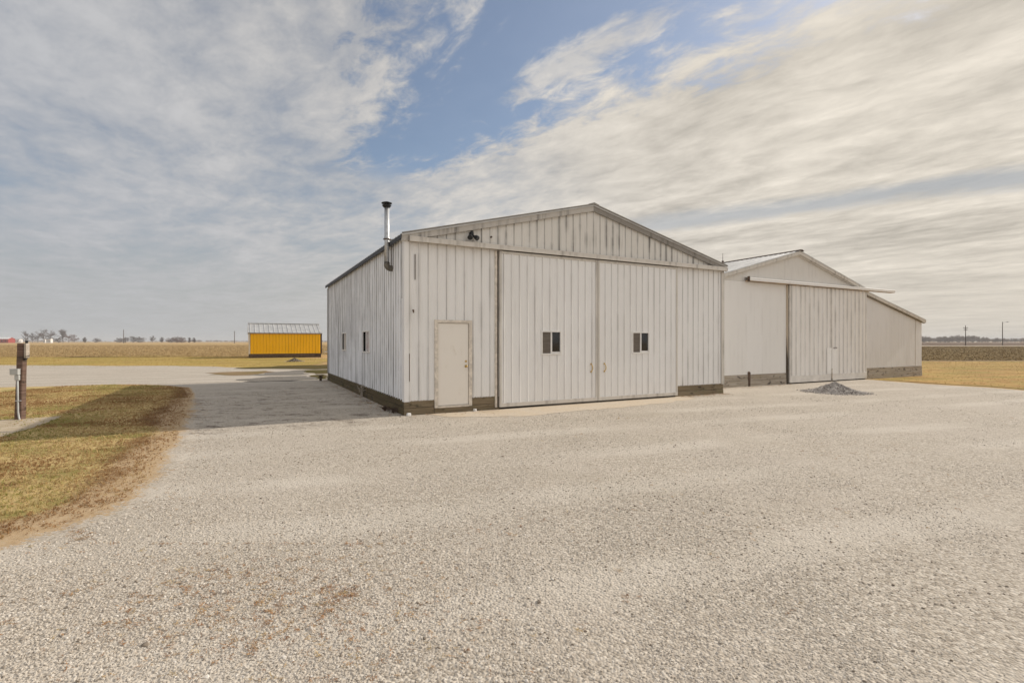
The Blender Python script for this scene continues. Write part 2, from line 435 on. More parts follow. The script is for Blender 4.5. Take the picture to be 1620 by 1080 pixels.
M['field'] = material('corn_stubble_field', field((.43, .285, .125), (.51, .365, .18), (.27, .17, .08), 1.), 1., 0, .1)
M['plough'] = material('ploughed_field', field((.17, .115, .062), (.34, .25, .13), (.11, .07, .04), 1.), 1., 0, .1)
M['dark_field'] = material('dark_far_field', field((.12, .075, .048), (.15, .10, .062), (.10, .065, .045), 1.), 1., 0, .1)
M['road'] = material('pale_gravel_road', flat((.52, .46, .38), .1, .2), 1.)
M['stubble'] = material('corn_residue', blade([(0, (.10, .065, .035)), (.5, (.35, .25, .12)), (1, (.56, .45, .26))]), 1., 0, .1)

# ------------------------------------------------------------------ ground
sheet('ground', [(-3500, -300), (3500, -300), (3500, 3600), (-3500, 3600)], -.024, M['field'])
AX, AY = -2.455, 11.62                              # near corner of the front barn
TH = math.atan2(.468, .8836)
E1, E2 = Vector((math.cos(TH), math.sin(TH))), Vector((-math.sin(TH), math.cos(TH)))
def loc(t, s): p = Vector((AX, AY)) + E1*t + E2*s; return (p.x, p.y)
yard = [G(-700, 577.3), G(-200, 577.0), G(0, 577.2), G(130, 577.8), G(270, 578.4), G(340, 579.5), G(420, 582), G(523, 583.5),
        loc(3, 20), loc(11, 20), loc(11, 3), loc(21.2, 1.7), G(1380, 600.5), G(1420, 604), G(1500, 609.5), G(1620, 617.5), G(1800, 630),
        (40, 12), (40, -25), (-40, -25), (-60, 10)]
yard_r = rough_outline(yard, .35, .10, 3)
sheet('gravel_yard', yard_r, 0.0, M['gravel'])
vg = [G(-900, 578.5), G(523, 590), loc(0, 26), loc(6, 40), loc(-14, 66), loc(-22, 58), G(300, 564.3), G(0, 564.2), G(-900, 563.5)]
sheet('grass_verge', rough_outline(vg, .5, .12, 5), -.012, M['verge'])
rl = [loc(20.8, 1.2), loc(22, .2), G(1420, 602), G(1500, 607), G(1620, 615), G(1800, 628), (60, 10), (80, 40), G(1700, 571.4), G(1458, 571.0), G(1250, 570.6), loc(14, 30), loc(20, 12)]
rl_r = rough_outline(rl, .4, .10, 6)
sheet('grass_field_edge', rl_r, -.008, M['gold'])
sheet('ploughed_field', [(14, 43.6), (400, 43.6), (800, 186), (45, 186)], -.016, M['plough'])
sheet('far_road', [(40, 187), (900, 187), (900, 203), (40, 203)], -.012, M['road'])
sheet('far_field', [(40, 206), (1200, 206), (2500, 900), (200, 900)], -.016, M['dark_field'])
lawn = [(-30, 19.3), G(-300, 613.5), G(0, 612.5), G(100, 610.5), G(190, 607.5), G(255, 609), G(300, 613), G(306, 624), G(301, 645), G(287, 680),
        G(266, 715), G(238, 760), G(196, 792), G(150, 814), G(118, 822), G(70, 840), G(0, 861), G(-200, 925), (-9, 3.2), (-30, 2)]
lawn_r = rough_outline(lawn, .07, .035, 8)
def sdist(P, poly):                                 # signed distance to an outline, positive inside
    A = np.asarray(poly, float); B = np.roll(A, -1, 0); best = np.full(len(P), 1e9)
    for a, b in zip(A, B):
        ab = b - a; t = np.clip(((P - a) @ ab)/max(1e-9, ab @ ab), 0, 1)
        best = np.minimum(best, np.hypot(*(P - a - t[:,None]*ab).T))
    return np.where(inside(P, poly), best, -best)
BROWN = ([G(303, 612), G(309, 626), G(304, 645), G(286, 672), G(250, 676), G(214, 664), G(240, 650), G(262, 640), G(272, 622), G(280, 611)],
         [G(262, 690), G(248, 716), G(222, 750), G(188, 772), G(150, 792), G(112, 800), G(96, 790), G(140, 762), G(165, 735), G(190, 700), G(225, 688)],
         [G(60, 822), G(20, 838), G(-40, 852), G(-60, 840), G(0, 822)])
def lawn_fields(P):
    d = sdist(P, lawn); d = np.where(P[:,1] > 15.2, d*2.6, d)
    b = np.full(len(P), -9.0)
    for q in BROWN: b = np.maximum(b, sdist(P, q))
    return d, b
gx, gy = np.arange(-30, -2.4, .14), np.arange(2.0, 20.2, .14)
XX, YY = np.meshgrid(gx, gy); GP = np.stack([XX.ravel(), YY.ravel()], 1)
gd, gb = lawn_fields(GP); nx = len(gx)
ii, jj = np.meshgrid(np.arange(len(gy)-1), np.arange(nx-1), indexing='ij'); a0 = (ii*nx + jj).ravel()
Q = np.stack([a0, a0+1, a0+nx+1, a0+nx], 1); Q = Q[(gd[Q] > -.62).all(1)]
used, inv = np.unique(Q, return_inverse=True); Q = inv.reshape(-1, 4)
me = bpy.data.meshes.new('lawn'); me.from_pydata([(float(x), float(y), .006 if d_ > -.3 else -.008) for (x, y), d_ in zip(GP[used], gd[used])], [], [tuple(int(k) for k in q) for q in Q])
for nm, arr in (('edge', gd[used]), ('brown', gb[used])):
    at = me.attributes.new(nm, 'FLOAT', 'POINT'); at.data.foreach_set('value', arr.astype(np.float32))
def lawn_mat(n):
    x, y, z = n.world(); v = n.vec(x, y, 0.)
    e, b = n.attr('edge'), n.attr('brown')
    wob = (n.noise(v, 1.6, 8., .74) - .5)*.75 + (n.noise(v, 22., 6., .75) - .5)*.9
    e2 = e + wob
    g = gravel(.10, (1.0, .975, .94))(n); t = turf((.55, .41, .19), (.205, .20, .048), (.21, .10, .042), gthr=(.46, .63))(n)
    r = turf((.25, .145, .07), (.20, .15, .06), (.13, .06, .03), bthr=(.42, .58))(n)
    dm = n.mix(n.noise(v, 5., 6., .72).ss(.42, .62), n.mix(n.noise(v, 26., 5., .7), (.36, .235, .125), (.56, .42, .26)), (.50, .37, .23))
    c = n.mix((b + wob*1.2).ss(-.12, .16)*.9, t['c'], r['c'])
    c = n.mix((e2 - n.noise(n.vec(x*.5, y*.5, 4.), 1., 2.)*.5).ss(.12, .34), dm, c)
    c = n.mix(e2.ss(-.12, .0), g['c'], c)
    return {'c': c, 'h': t['h'], 'hs': .6, 'hd': .02}
me.materials.append(material('winter_lawn', lawn_mat, 1., 0, .1))
lo = bpy.data.objects.new('lawn', me); COL.objects.link(lo); tag(lo, kind='structure')
pth = [(-24, 10.2), G(-200, 668), G(0, 665), G(60, 661.5), G(98, 658.5), G(92, 663), G(60, 674), G(25, 685), G(0, 692), G(-200, 740)]
pth_r = rough_outline(pth, .15, .05, 9)
sheet('dirt_path', pth_r, .014, M['dirt'])
PZ = .002
for q, m in (([G(370, 583.0), G(400, 580.6), G(440, 578.5), G(523, 576.6), G(523, 583.6), G(480, 583.8), G(440, 583.4)], 'shadow_grass'),
            ([G(468, 585.6), G(523, 584.6), G(523, 590.6), G(500, 591.6), G(480, 589.5)], 'shadow_grass'),
            ([G(488, 594.2), G(523, 592), G(523, 599.4), G(500, 599.6)], 'shadow_grass'),
            ([G(330, 592.6), G(352, 588.6), G(420, 586.6), G(436, 588.3), G(410, 591.5), G(370, 594)], 'shadow_brown_grass')):
    PZ = PZ + .002; sheet('shadow_grass_strip', rough_outline(q, .2, .13, int(q[0][0]*-10)), PZ, M[m])  # strips painting shadow stripes cast across the drive from out of sight
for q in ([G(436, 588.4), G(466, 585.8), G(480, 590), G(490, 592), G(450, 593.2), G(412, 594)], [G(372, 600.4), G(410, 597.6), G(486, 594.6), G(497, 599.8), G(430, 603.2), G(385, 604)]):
    PZ = PZ + .002; sheet('shadow_gravel', rough_outline(q, .2, .13, 77), PZ, M['shadow_gravel'])  # darker gravel sheets, cast shadow put into the colour
sheet('concrete_apron', rough_outline([loc(.55, -.05), loc(.75, -.7), loc(2.2, -1.35), loc(4.5, -1.3), loc(7, -1.1), loc(8.6, -.75), loc(8.9, -.02)], .2, .05, 12), .004, M['apron'])

# ------------------------------------------------------------------ loose stones, grass, litter
def ico(seed, squash=.62):
    r = np.random.default_rng(seed); p = (1+5**.5)/2
    V = np.array([(-1,p,0),(1,p,0),(-1,-p,0),(1,-p,0),(0,-1,p),(0,1,p),(0,-1,-p),(0,1,-p),(p,0,-1),(p,0,1),(-p,0,-1),(-p,0,1)], float)/1.9
    V *= r.uniform(.68, 1.2, (12, 1)); V *= np.array([r.uniform(.9, 1.3), r.uniform(.7, 1.0), squash])
    T = [(0,11,5),(0,5,1),(0,1,7),(0,7,10),(0,10,11),(1,5,9),(5,11,4),(11,10,2),(10,7,6),(7,1,8),(3,9,4),(3,4,2),(3,2,6),(3,6,8),(3,8,9),(4,9,5),(2,4,11),(6,2,10),(8,6,7),(9,8,1)]
    return V, T
STONES = [ico(k) for k in range(8)]
def octa(seed):
    r = np.random.default_rng(seed)
    V = np.array([(1,0,0),(-1,0,0),(0,1,0),(0,-1,0),(0,0,.6),(0,0,-.6)], float)*r.uniform(.7, 1.2, (6, 1))
    return V, [(0,2,4),(2,1,4),(1,3,4),(3,0,4),(2,0,5),(1,2,5),(3,1,5),(0,3,5)]
OCT = [octa(k+50) for k in range(8)]
def wedge_pts(y0, y1, n, wide=1.08):
    y = np.sqrt(RNG.uniform(y0*y0, y1*y1, n)); x = RNG.uniform(-1, 1, n)*y*wide
    return np.stack([x, y], 1)
def lump(P, sc, seed):                              # cheap smooth noise for patchiness
    r = np.random.default_rng(seed); out = np.zeros(len(P))
    for k in range(7):
        a = r.uniform(0, 2*np.pi); f = sc*r.uniform(.5, 2.2)
        out += np.sin((P[:,0]*np.cos(a) + P[:,1]*np.sin(a))*f + r.uniform(0, 6.28))
    return out/3.0
LW = np.asarray(lawn_r); PT = np.asarray(pth_r)
def barnmask(P):
    d = P - np.array([AX, AY]); t = d @ np.array(E1); s = d @ np.array(E2)
    return ((t > -.03) & (t < 10.7) & (s > -.06) & (s < 12.2)) | ((t > 11) & (t < 27) & (s > 1.1))
def apronmask(P):
    d = P - np.array([AX, AY]); t = d @ np.array(E1); s = d @ np.array(E2)
    return (t > .8) & (t < 9) & (s > -1.25) & (s < .1)
n = 175000
y = 2.2*(17/2.2)**RNG.random(n); P = np.stack([RNG.uniform(-1.08, 1.08, n)*y, y], 1)
l = lump(P, 1.3, 4) + lump(P, 4.0, 5)*.5
ed_ = np.full(n, -9.0); nl_ = P[:,0] < -2.0; ed_[nl_] = lawn_fields(P[nl_])[0]
keep = (ed_ + RNG.normal(0, .22, n) < .02) & (l + RNG.normal(0, .6, n) - np.clip(P[:,0]/P[:,1]*1.3 + .15, -.4, 1.5) > -.45) & ~barnmask(P) & ~(apronmask(P) & (RNG.random(n) < .8))
P = P[keep]; y = P[:,1]
s = (.0034 + .00035*y) + (.0065 + .00015*y)*RNG.random(len(P))**2.8
big = RNG.random(len(P)) < .010; s[big] *= RNG.uniform(1.3, 2.0, big.sum())
tone = np.clip(RNG.normal(.56, .20, len(P)), .08, 1); dk_ = RNG.random(len(P)) < np.where(y > 5, .05, .022)*(1 + .8*np.clip(lump(P, 1.1, 77), -1, 1)); tone[dk_] = .0; s[dk_] *= 1.25
s *= 1 - .25*np.clip(P[:,0]/y*1.2, 0, 1)
pts = np.concatenate([P, (s*.10)[:,None]], 1)
q_ = 5200; yy = 3.2*(15/3.2)**RNG.random(q_); PD = np.stack([RNG.uniform(-.5, 1.08, q_)*yy, yy], 1)
PD = PD[(lump(PD, .9, 91)*.8 + lump(PD, 2.6, 92)*.7 + RNG.normal(0, .35, q_) > .55) & ~barnmask(PD) & ~apronmask(PD)]
sd_ = (.004 + .007*RNG.random(len(PD))**2)*(1 + .05*PD[:,1])
pts = np.concatenate([pts, np.concatenate([PD, (sd_*.1)[:,None]], 1)]); s = np.concatenate([s, sd_]); tone = np.concatenate([tone, RNG.uniform(0, .13, len(PD))]); y = pts[:,1]
for near, protos, lab in ((True, STONES, 'pale limestone chips lying loose over the gravel yard'), (False, OCT, 'finer pale chips on the gravel close to the barns')):
    m_ = (y < 6.5) == near
    tag(bake('gravel_stones', protos, pts[m_], s[m_], tone[m_], M['stone'], .35), lab, 'gravel', kind='stuff')
def tuft(seed, n=9, h=1.0, spread=.5, lean=.7, w=.055):
    r = np.random.default_rng(seed); V, T = [], []
    for k in range(n):
        a = r.uniform(0, 6.28); b = np.array([r.normal(0, spread*.4), r.normal(0, spread*.4), 0])
        d = np.array([np.cos(a), np.sin(a), 0])*r.uniform(.1, lean); hh = h*r.uniform(.5, 1.0)
        sd = np.array([-np.sin(a), np.cos(a), 0])*w
        o = len(V); m = b + d*.4 + np.array([0, 0, hh*.62]); t = b + d*1.0 + np.array([0, 0, hh*.9])
        V += [b-sd, b+sd, m-sd*.7, m+sd*.7, t]; T += [(o, o+1, o+3), (o, o+3, o+2), (o+2, o+3, o+4)]
    return np.array(V), T
TUFT = [tuft(k) for k in range(10)]
MAT_ = [tuft(k+30, 10, .35, 1.1, 1.1, .06) for k in range(8)]
# lawn blades
n = 150000
P = np.stack([RNG.uniform(-17, -2.5, n), 4.0 + 15.8*RNG.random(n)**1.25], 1)
vis = (np.abs(P[:,0]) < P[:,1]*1.12) & inside(P, LW)
pt = inside(P, PT); vis &= ~(pt & (RNG.random(n) < .9)); P = P[vis]
l = lump(P, 1.0, 21); e = lump(P, 2.4, 22)
bd, bb = lawn_fields(P); wn = lump(P, 4.5, 33)*.10 + RNG.normal(0, .12, len(P))
kp = bd + wn > .10; P, l, e, bd, bb, wn = (q[kp] for q in (P, l, e, bd, bb, wn)); edge = np.where(bd < .7, 2, 0)
tone = np.clip(.49 + .32*l + RNG.normal(0, .17, len(P)), 0, 1)
tone = np.where(bd < .55, np.clip(RNG.normal(.36, .12, len(P)), 0, .6), tone)
tone = np.where((P[:,1] < 7.5) & (bd > .7), np.clip(tone + .07, 0, 1), tone)
tone = np.where(e > .55, tone*.3, tone)
tone = np.where(bb + wn*1.2 > 0, np.clip(tone*.3 + RNG.normal(0, .05, len(P)), 0, .3), tone)
s = RNG.uniform(.020, .048, len(P))*np.where(edge > 1, .8, 1)*np.where(RNG.random(len(P)) < .04, 1.5, 1)*np.where(RNG.random(len(P)) < .5, .8, 1)
tag(bake('grass', TUFT + MAT_, np.concatenate([P, np.full((len(P), 1), .010)], 1), s, tone, M['blade'], .25), 'short dry winter grass on the left lawn', 'grass', kind='stuff')
# golden grass right
n = 26000
P = np.stack([RNG.uniform(15, 60, n), RNG.uniform(13, 44, n)], 1); P = P[inside(P, np.asarray(rl_r)) & ~barnmask(P) & (P[:,0] < P[:,1]*1.1)]
tag(bake('grass', TUFT + MAT_, np.concatenate([P, np.full((len(P), 1), -.008)], 1), RNG.uniform(.02, .05, len(P)), np.clip(.5 + .25*lump(P, .5, 9) + RNG.normal(0, .2, len(P)), 0, 1), M['gold_blade'], .25),
    'golden dry grass right of the far barn', 'grass', kind='stuff')
n = 26000
P = np.stack([RNG.uniform(-60, -10, n), RNG.uniform(34, 58, n)], 1); P = P[(P[:,0] > -P[:,1]*1.1) & (inside(P, np.asarray(vg))) ]
tag(bake('grass', TUFT + MAT_, np.concatenate([P, np.full((len(P), 1), -.012)], 1), RNG.uniform(.03, .06, len(P)), np.clip(.5 + .3*lump(P, .4, 19) + RNG.normal(0, .2, len(P)), 0, 1), M['gold_blade'], .25),
    'straw coloured grass around the yellow shed', 'grass', kind='stuff')
# corn stubble on both fields
STICK = [tuft(k+70, 5, .7, 1.6, 1.6, .12) for k in range(6)]
n = 60000
y = 46*(170/46.)**RNG.random(n); P = np.stack([y*RNG.uniform(.60, 1.08, n), y], 1)
tag(bake('corn_stubble', STICK + OCT, np.concatenate([P, np.full((n, 1), -.02)], 1), RNG.uniform(.06, .16, n)*(P[:,1]/60)**.4, np.clip(RNG.normal(.42, .3, n), 0, 1), M['stubble'], .4),
    'pale corn residue and clods on the ploughed field at right', 'field stubble', kind='stuff')
y = 55*(240/55.)**RNG.random(n); P = np.stack([y*RNG.uniform(-1.1, -.33, n), y], 1)
P = P[~((P[:,0] > -28) & (P[:,1] < 66))]
tag(bake('corn_stubble', STICK, np.concatenate([P, np.full((len(P), 1), -.02)], 1), RNG.uniform(.06, .14, len(P))*(P[:,1]/60)**.4, np.clip(RNG.normal(.52, .22, len(P)), 0, 1), M['stubble'], .4),
    'cut straw coloured corn stubble on the field at left', 'field stubble', kind='stuff')
# dead leaf and grass litter on the gravel
spots = [(532, 935, 16, 60), (545, 940, 9, 40), (520, 955, 8, 25), (412, 955, 8, 22), (425, 945, 6, 15), (520, 965, 5, 18), (425, 990, 14, 26), (400, 1020, 10, 26), (655, 972, 7, 14),
         (790, 842, 14, 30), (330, 780, 5, 14), (300, 790, 20, 18), (270, 812, 18, 14), (124, 840, 8, 45), (128, 850, 8, 45), (116, 830, 8, 30), (115, 942, 8, 14), (310, 945, 14, 20),
         (350, 915, 20, 25), (280, 920, 20, 14), (5, 985, 5, 12), (180, 985, 12, 14), (845, 826, 8, 9), (980, 905, 6, 9), (1000, 945, 10, 12), (1310, 712, 14, 22), (1345, 718, 12, 18), (1290, 708, 8, 10),
         (1395, 706, 9, 12), (1410, 712, 9, 10), (1495, 680, 18, 20), (1520, 762, 12, 12), (1540, 765, 9, 9), (1335, 806, 10, 10), (1270, 808, 9, 9), (1470, 778, 6, 6), (950, 680, 40, 30), (700, 660, 40, 40),
         (760, 980, 10, 12), (575, 870, 14, 14), (640, 850, 14, 12), (900, 1000, 12, 10), (1250, 960, 14, 10), (1130, 880, 10, 10), (480, 880, 14, 14), (450, 840, 16, 14)]
L = []
for u, v, r, k in spots:
    for _ in range(int(k*.55)): L.append(G(u + random.gauss(0, r*1.5), max(560, v + random.gauss(0, r*.45))))
for _ in range(900): L.append(G(random.gauss(420, 170), min(1075, max(860, random.gauss(950, 60)))))
for _ in range(160): L.append(G(random.uniform(900, 1600), random.uniform(660, 860)))
for a_, b_, s_, c_ in ((8.5, 10.7, -.06, 150), (0, 2.3, -.06, 60), (11.7, 15.8, 1.2, 170), (21.5, 26.5, 1.2, 120)):
    for _ in range(c_): L.append(loc(random.uniform(a_, b_), s_ - abs(random.gauss(0, .16))))
for _ in range(260): L.append(loc(-.06 - abs(random.gauss(0, .3)), random.uniform(0, 12)))
for _ in range(1500):                                # a thin fringe along the lawn edge
    i = random.randrange(len(lawn_r)); q = lawn_r[i]
    if q[0] > -9 and q[1] > 3.5: L.append((q[0] + random.gauss(.16, .2), q[1] + random.gauss(-.1, .2)))
FLAT = [(V*np.array([1.3, 1.0, .45]), T) for V, T in MAT_]
L = np.array(L); L = L[~barnmask(L) | (RNG.random(len(L)) < .0)]
tag(bake('dead_leaves', FLAT, np.concatenate([L, np.full((len(L), 1), .006)], 1), RNG.uniform(.012, .034, len(L))*np.where(L[:,1] > 11, 1.9, 1), RNG.random(len(L)), M['litter'], .2),
    'rusty brown dead grass and leaf bits blown over the gravel', 'leaf litter', kind='stuff')

# ------------------------------------------------------------------ front barn
D1, W1, EV, RG = 12.06, 10.6, 4.15, 5.46            # depth, width, eave height, ridge height
barn = empty('barn', (AX, AY, 0), TH, label='near white ribbed metal barn with double sliding doors, walk door and stove pipe', cat='barn')
roofz = lambda a: RG - abs(a - W1/2)*(RG - EV)/(W1/2)
def wall(VF, org, ax, out, mat, parent=None, name='wall'):
    v, f = place(VF, org, ax, out, (0, 0, 1)); return MB().add(v, f).build(name, mat, parent or barn, fix=False)
SB = .32
wall(ribbed(2.50, SB, 4.05, [(.735, 1.615, SB-.01, 2.20)]), (0, 0, 0), (1, 0, 0), (0, -1, 0), M['siding'])
wall(ribbed(2.20, SB, 4.05, off=.168), (8.40, 0, 0), (1, 0, 0), (0, -1, 0), M['siding'])
wall(ribbed(W1, 4.05, lambda a: roofz(a) - .02, breaks=(W1/2,)), (0, 0, 0), (1, 0, 0), (0, -1, 0), M['gable'], name='gable_wall')
wall(ribbed(D1, SB, EV - .02, [(12.06-4.61, 12.06-3.72, 1.40, 1.99), (12.06-8.36, 12.06-7.54, 1.40, 1.99)], off=.06), (0, D1, 0), (0, -1, 0), (-1, 0, 0), M['side_siding'])
wall(ribbed(D1, 0.02, EV - .02), (W1, 0, 0), (0, 1, 0), (1, 0, 0), M['side_siding'])
wall(ribbed(W1, 0.02, lambda a: roofz(a) - .02, breaks=(W1/2,)), (W1, D1, 0), (-1, 0, 0), (0, 1, 0), M['side_siding'])
# roof
def roof_half(sign, parent, y0, y1, xc, zr, xe, ze, mat, pitch=.2286):
    run = Vector((xe-xc, 0, ze-zr)); Ls = run.length; up = -run.normalized()
    out = Vector((-up.z*sign*-1, 0, abs(up.x))); out = Vector((up.z*(1 if sign > 0 else -1), 0, abs(up.x))).normalized()
    v, f = place(ribbed(y1-y0, 0, Ls, pitch=pitch, minor=False), (xe, y0, ze), (0, 1, 0), out, up)
    b = MB().add(v, f)
    th = .035
    p = [Vector((xc, 0, zr)), Vector((xe, 0, ze))]
    q = [a - out*.004 for a in p] + [a - out*th for a in reversed(p)]
    b.prism([(a.x, a.z) for a in q], y0, y1)
    return b.build('roof', mat, parent, fix=False)
sl = (RG-EV)/(W1/2); OV = .10
roof_half(-1, barn, -.10, D1+.1, W1/2, RG+.03, -OV, EV+.03-sl*OV, M['roof'])
roof_half(1, barn, -.10, D1+.1, W1/2, RG+.03, W1+OV, EV+.03-sl*OV, M['roof'])
MB().prism([(W1/2-.16, RG+.015), (W1/2, RG+.065), (W1/2+.16, RG+.015), (W1/2+.16, RG+.035), (W1/2, RG+.085), (W1/2-.16, RG+.035)], -.12, D1+.12).build('ridge_cap', M['dark_trim'], barn)
hz = .17
for sgn in (-1, 1):
    xe = W1/2 + sgn*(W1/2 + OV); ze = EV - sl*OV
    t0 = -.004
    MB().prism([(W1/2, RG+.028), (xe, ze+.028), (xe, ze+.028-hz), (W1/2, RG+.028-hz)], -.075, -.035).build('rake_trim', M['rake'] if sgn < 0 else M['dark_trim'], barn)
    MB().prism([(W1/2, RG+.058), (xe, ze+.058), (xe, ze+.030), (W1/2, RG+.030)], -.125, -.085).build('rake_edge', M['dark_trim'], barn)
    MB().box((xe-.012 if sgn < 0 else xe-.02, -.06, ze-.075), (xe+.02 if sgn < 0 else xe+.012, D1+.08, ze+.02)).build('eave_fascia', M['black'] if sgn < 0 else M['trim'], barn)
# corner trims
b = MB().box((-.033, -.033, SB-.01), (.105, -.022, 4.03)).box((-.033, -.022, SB-.01), (-.022, .14, 4.02)); b.build('corner_trim', M['siding'], barn)
MB().box((W1-.10, -.033, SB-.01), (W1+.033, -.022, 3.96)).box((W1+.022, -.022, SB-.01), (W1+.033, .12, 4.02)).build('corner_trim', M['trim'], barn)
MB().box((-.033, D1-.12, SB-.01), (-.022, D1+.03, 4.02)).build('corner_trim', M['dark_trim'], barn)
# skirt boards
b = MB()
b.box((-.02, 0.0, .165), (.70, .05, SB+.02)).box((-.02, -.012, -.03), (.70, .045, .16)); b.build('skirt_board', M['skirt'], barn, .006)
MB().box((1.66, 0., .14), (2.42, .05, SB+.02)).box((1.66, -.012, -.03), (2.42, .045, .135)).build('skirt_board', M['skirt'], barn, .006)
MB().box((8.46, 0., .14), (W1+.02, .05, SB+.02)).box((8.46, -.012, -.03), (W1+.02, .045, .135)).build('skirt_board', M['skirt'], barn, .006)
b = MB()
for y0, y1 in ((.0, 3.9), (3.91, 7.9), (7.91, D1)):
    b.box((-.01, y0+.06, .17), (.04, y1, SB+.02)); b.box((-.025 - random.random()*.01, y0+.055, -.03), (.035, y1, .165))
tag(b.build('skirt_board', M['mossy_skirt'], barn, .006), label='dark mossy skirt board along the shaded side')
# walk door
dr = MB().box((.79, -.012, .175), (1.565, .03, 2.135)).build('walk_door', M['man_door'], barn, .004)
fr = MB().box((.70, -.045, .13), (.782, .04, 2.215)).box((1.572, -.045, .13), (1.655, .04, 2.215)).box((.782, -.043, 2.142), (1.572, .04, 2.213)).box((.782, -.05, .125), (1.572, .04, .168))
fr.build('door_frame', M['door_frame'], dr, .004)
MB().box((.70, -.03, -.03), (1.655, .04, .12)).build('kick_board', M['skirt'], dr, .006)
k = MB().tube([(1.50, -.012, 1.10), (1.50, -.022, 1.10), (1.50, -.03, 1.10), (1.50, -.055, 1.10), (1.50, -.075, 1.10), (1.50, -.085, 1.10)], [.034, .032, .012, .02, .028, .016], 14)
k.build('door_knob', M['brass'], dr, smooth=True)
MB().tube([(1.50, -.012, 1.22), (1.50, -.025, 1.22)], .026, 14).build('door_lock', M['brass'], dr)
# sliding doors
def win_parts(parent, a0, a1, z0, z1, yf, screen_first=True, inset=.035):
    fw = .038; m = (a0+a1)/2
    b = MB().box((a0-fw, yf-.022, z0-fw), (a0, yf+.03, z1+fw)).box((a1, yf-.022, z0-fw), (a1+fw, yf+.03, z1+fw))
    b.box((a0, yf-.020, z1), (a1, yf+.03, z1+fw)).box((a0, yf-.026, z0-fw), (a1, yf+.03, z0)).box((m-.022, yf-.016, z0), (m+.022, yf+.026, z1))
    b.box((m+.022, yf-.004, z0), (a1, yf+.02, z0+.045))
    b.build('window_frame', M['frame_white'], parent, .003)
    MB().box((a0, yf+.006, z0), (m-.022, yf+.012, z1)).build('window_screen', M['screen'], parent)
    MB().box((m+.022, yf+.014, z0+.045), (a1, yf+.02, z1)).build('window_pane', M['glass'], parent)
def sliding(x0, x1, wx0, wx1, hx, lab, dof):
    Z0, Z1, Y = .055, 3.965, -.085
    v, f = place(ribbed(x1-x0, Z0+.10, Z1-.03, [(wx0-x0, wx1-x0, 1.385, 1.945)], off=dof), (x0, Y, 0), (1, 0, 0), (0, -1, 0), (0, 0, 1))
    d = MB().add(v, f).build('sliding_door', M['door_siding'], barn, fix=False); tag(d, label=lab)
    b = MB().box((x0, Y-.028, Z0), (x1, Y+.04, Z0+.10)).box((x0, Y-.026, Z0+.10), (x0+.055, Y+.04, Z1)).box((x1-.055, Y-.026, Z0+.10), (x1, Y+.04, Z1)).box((x0+.055, Y-.024, Z1-.06), (x1-.055, Y+.04, Z1))
    b.build('door_edge', M['trim'], d, .003)
    win_parts(d, wx0, wx1, 1.385, 1.945, Y - .005)
    sg = 1
    h = MB().tube([(hx, Y-.005, 1.075), (hx+.012, Y-.045, 1.06), (hx+.03*sg, Y-.062, .99), (hx+.03*sg, Y-.062, .95), (hx+.012, Y-.045, .885), (hx, Y-.005, .87)], [.013, .011, .011, .011, .011, .013], 8)
    h.box((hx-.02, Y-.024, 1.06), (hx+.02, Y-.018, 1.10)).box((hx-.02, Y-.024, .845), (hx+.02, Y-.018, .885))
    h.build('handle', M['brass'], d)
    return d
sliding(2.375, 5.415, 3.626, 4.18, 5.19, 'left sliding door leaf with a small slider window', .13)
sliding(5.435, 8.465, 6.70, 7.285, 5.65, 'right sliding door leaf with a small slider window', .0419)
# bare jamb left of the leaf
MB().box((2.285, -.05, .05), (2.335, .05, 3.97)).build('door_jamb', M['door_frame'], barn, .003)
MB().box((2.337, -.03, .05), (2.372, .04, 3.97)).build('dark_gap_strip', M['rust_dark'], barn)  # solid dark strip, its colour stands for the shade in the gap
# track box above the doors
tr = MB().prism([(.06, 3.985), (W1+.03, 3.985), (W1+.03, 4.10), (.06, 4.10)], -.175, -.145)
tr.add([(.06, -.178, 4.102), (W1+.03, -.178, 4.102), (W1+.03, -.03, 4.135), (.06, -.03, 4.135), (.06, -.178, 4.092), (W1+.03, -.178, 4.092), (W1+.03, -.03, 4.125), (.06, -.03, 4.125)],
       [(0,1,2,3), (4,7,6,5), (0,4,5,1), (1,5,6,2), (3,2,6,7), (0,3,7,4)])
track = tr.build('door_track', M['trim'], barn, .003)
MB().box((.065, -.142, 3.995), (W1, -.03, 4.04)).build('track_board', M['grey_wood'], track)
# stove pipe on the side wall
px, py = -.15, 1.08
pp = MB().tube([(px, py, 3.66), (px, py, 4.2), (px-.005, py-.01, 5.02)], .060, 18).tube([(px, py, 4.22), (px, py, 4.27)], .072, 18)
ch = pp.build('stove_pipe', M['galv'], barn, smooth=False)
for p in ch.data.polygons: p.use_smooth = len(p.vertices) == 4
el = MB().tube([(px, py, 3.655), (px, py, 3.58), (px+.03, py, 3.53), (px+.07, py, 3.51), (-.01, py, 3.51)], [.07, .072, .075, .072, .072], 14)
el.build('pipe_elbow', M['elbow'], ch, smooth=True)
cp = MB().tube([(px-.01, py-.02, 5.00), (px-.01, py-.02, 5.05)], [.075, .115], 18).tube([(px-.01, py-.02, 5.055), (px-.01, py-.02, 5.095)], .07, 12).tube([(px-.01, py-.02, 5.095), (px-.01, py-.02, 5.115), (px-.01, py-.02, 5.15)], [.125, .13, .03], 18)
cp.build('pipe_cap', M['black'], ch)
st = MB().box((px+.03, py-.015, 4.20), (.0, py+.015, 4.23)).box((px+.085, py-.115, 3.55), (px+.095, py-.10, 4.2)).tube([(px, py, 4.215), (px, py, 4.235)], .088, 18)
st.build('pipe_strap', M['rust_dark'], ch)
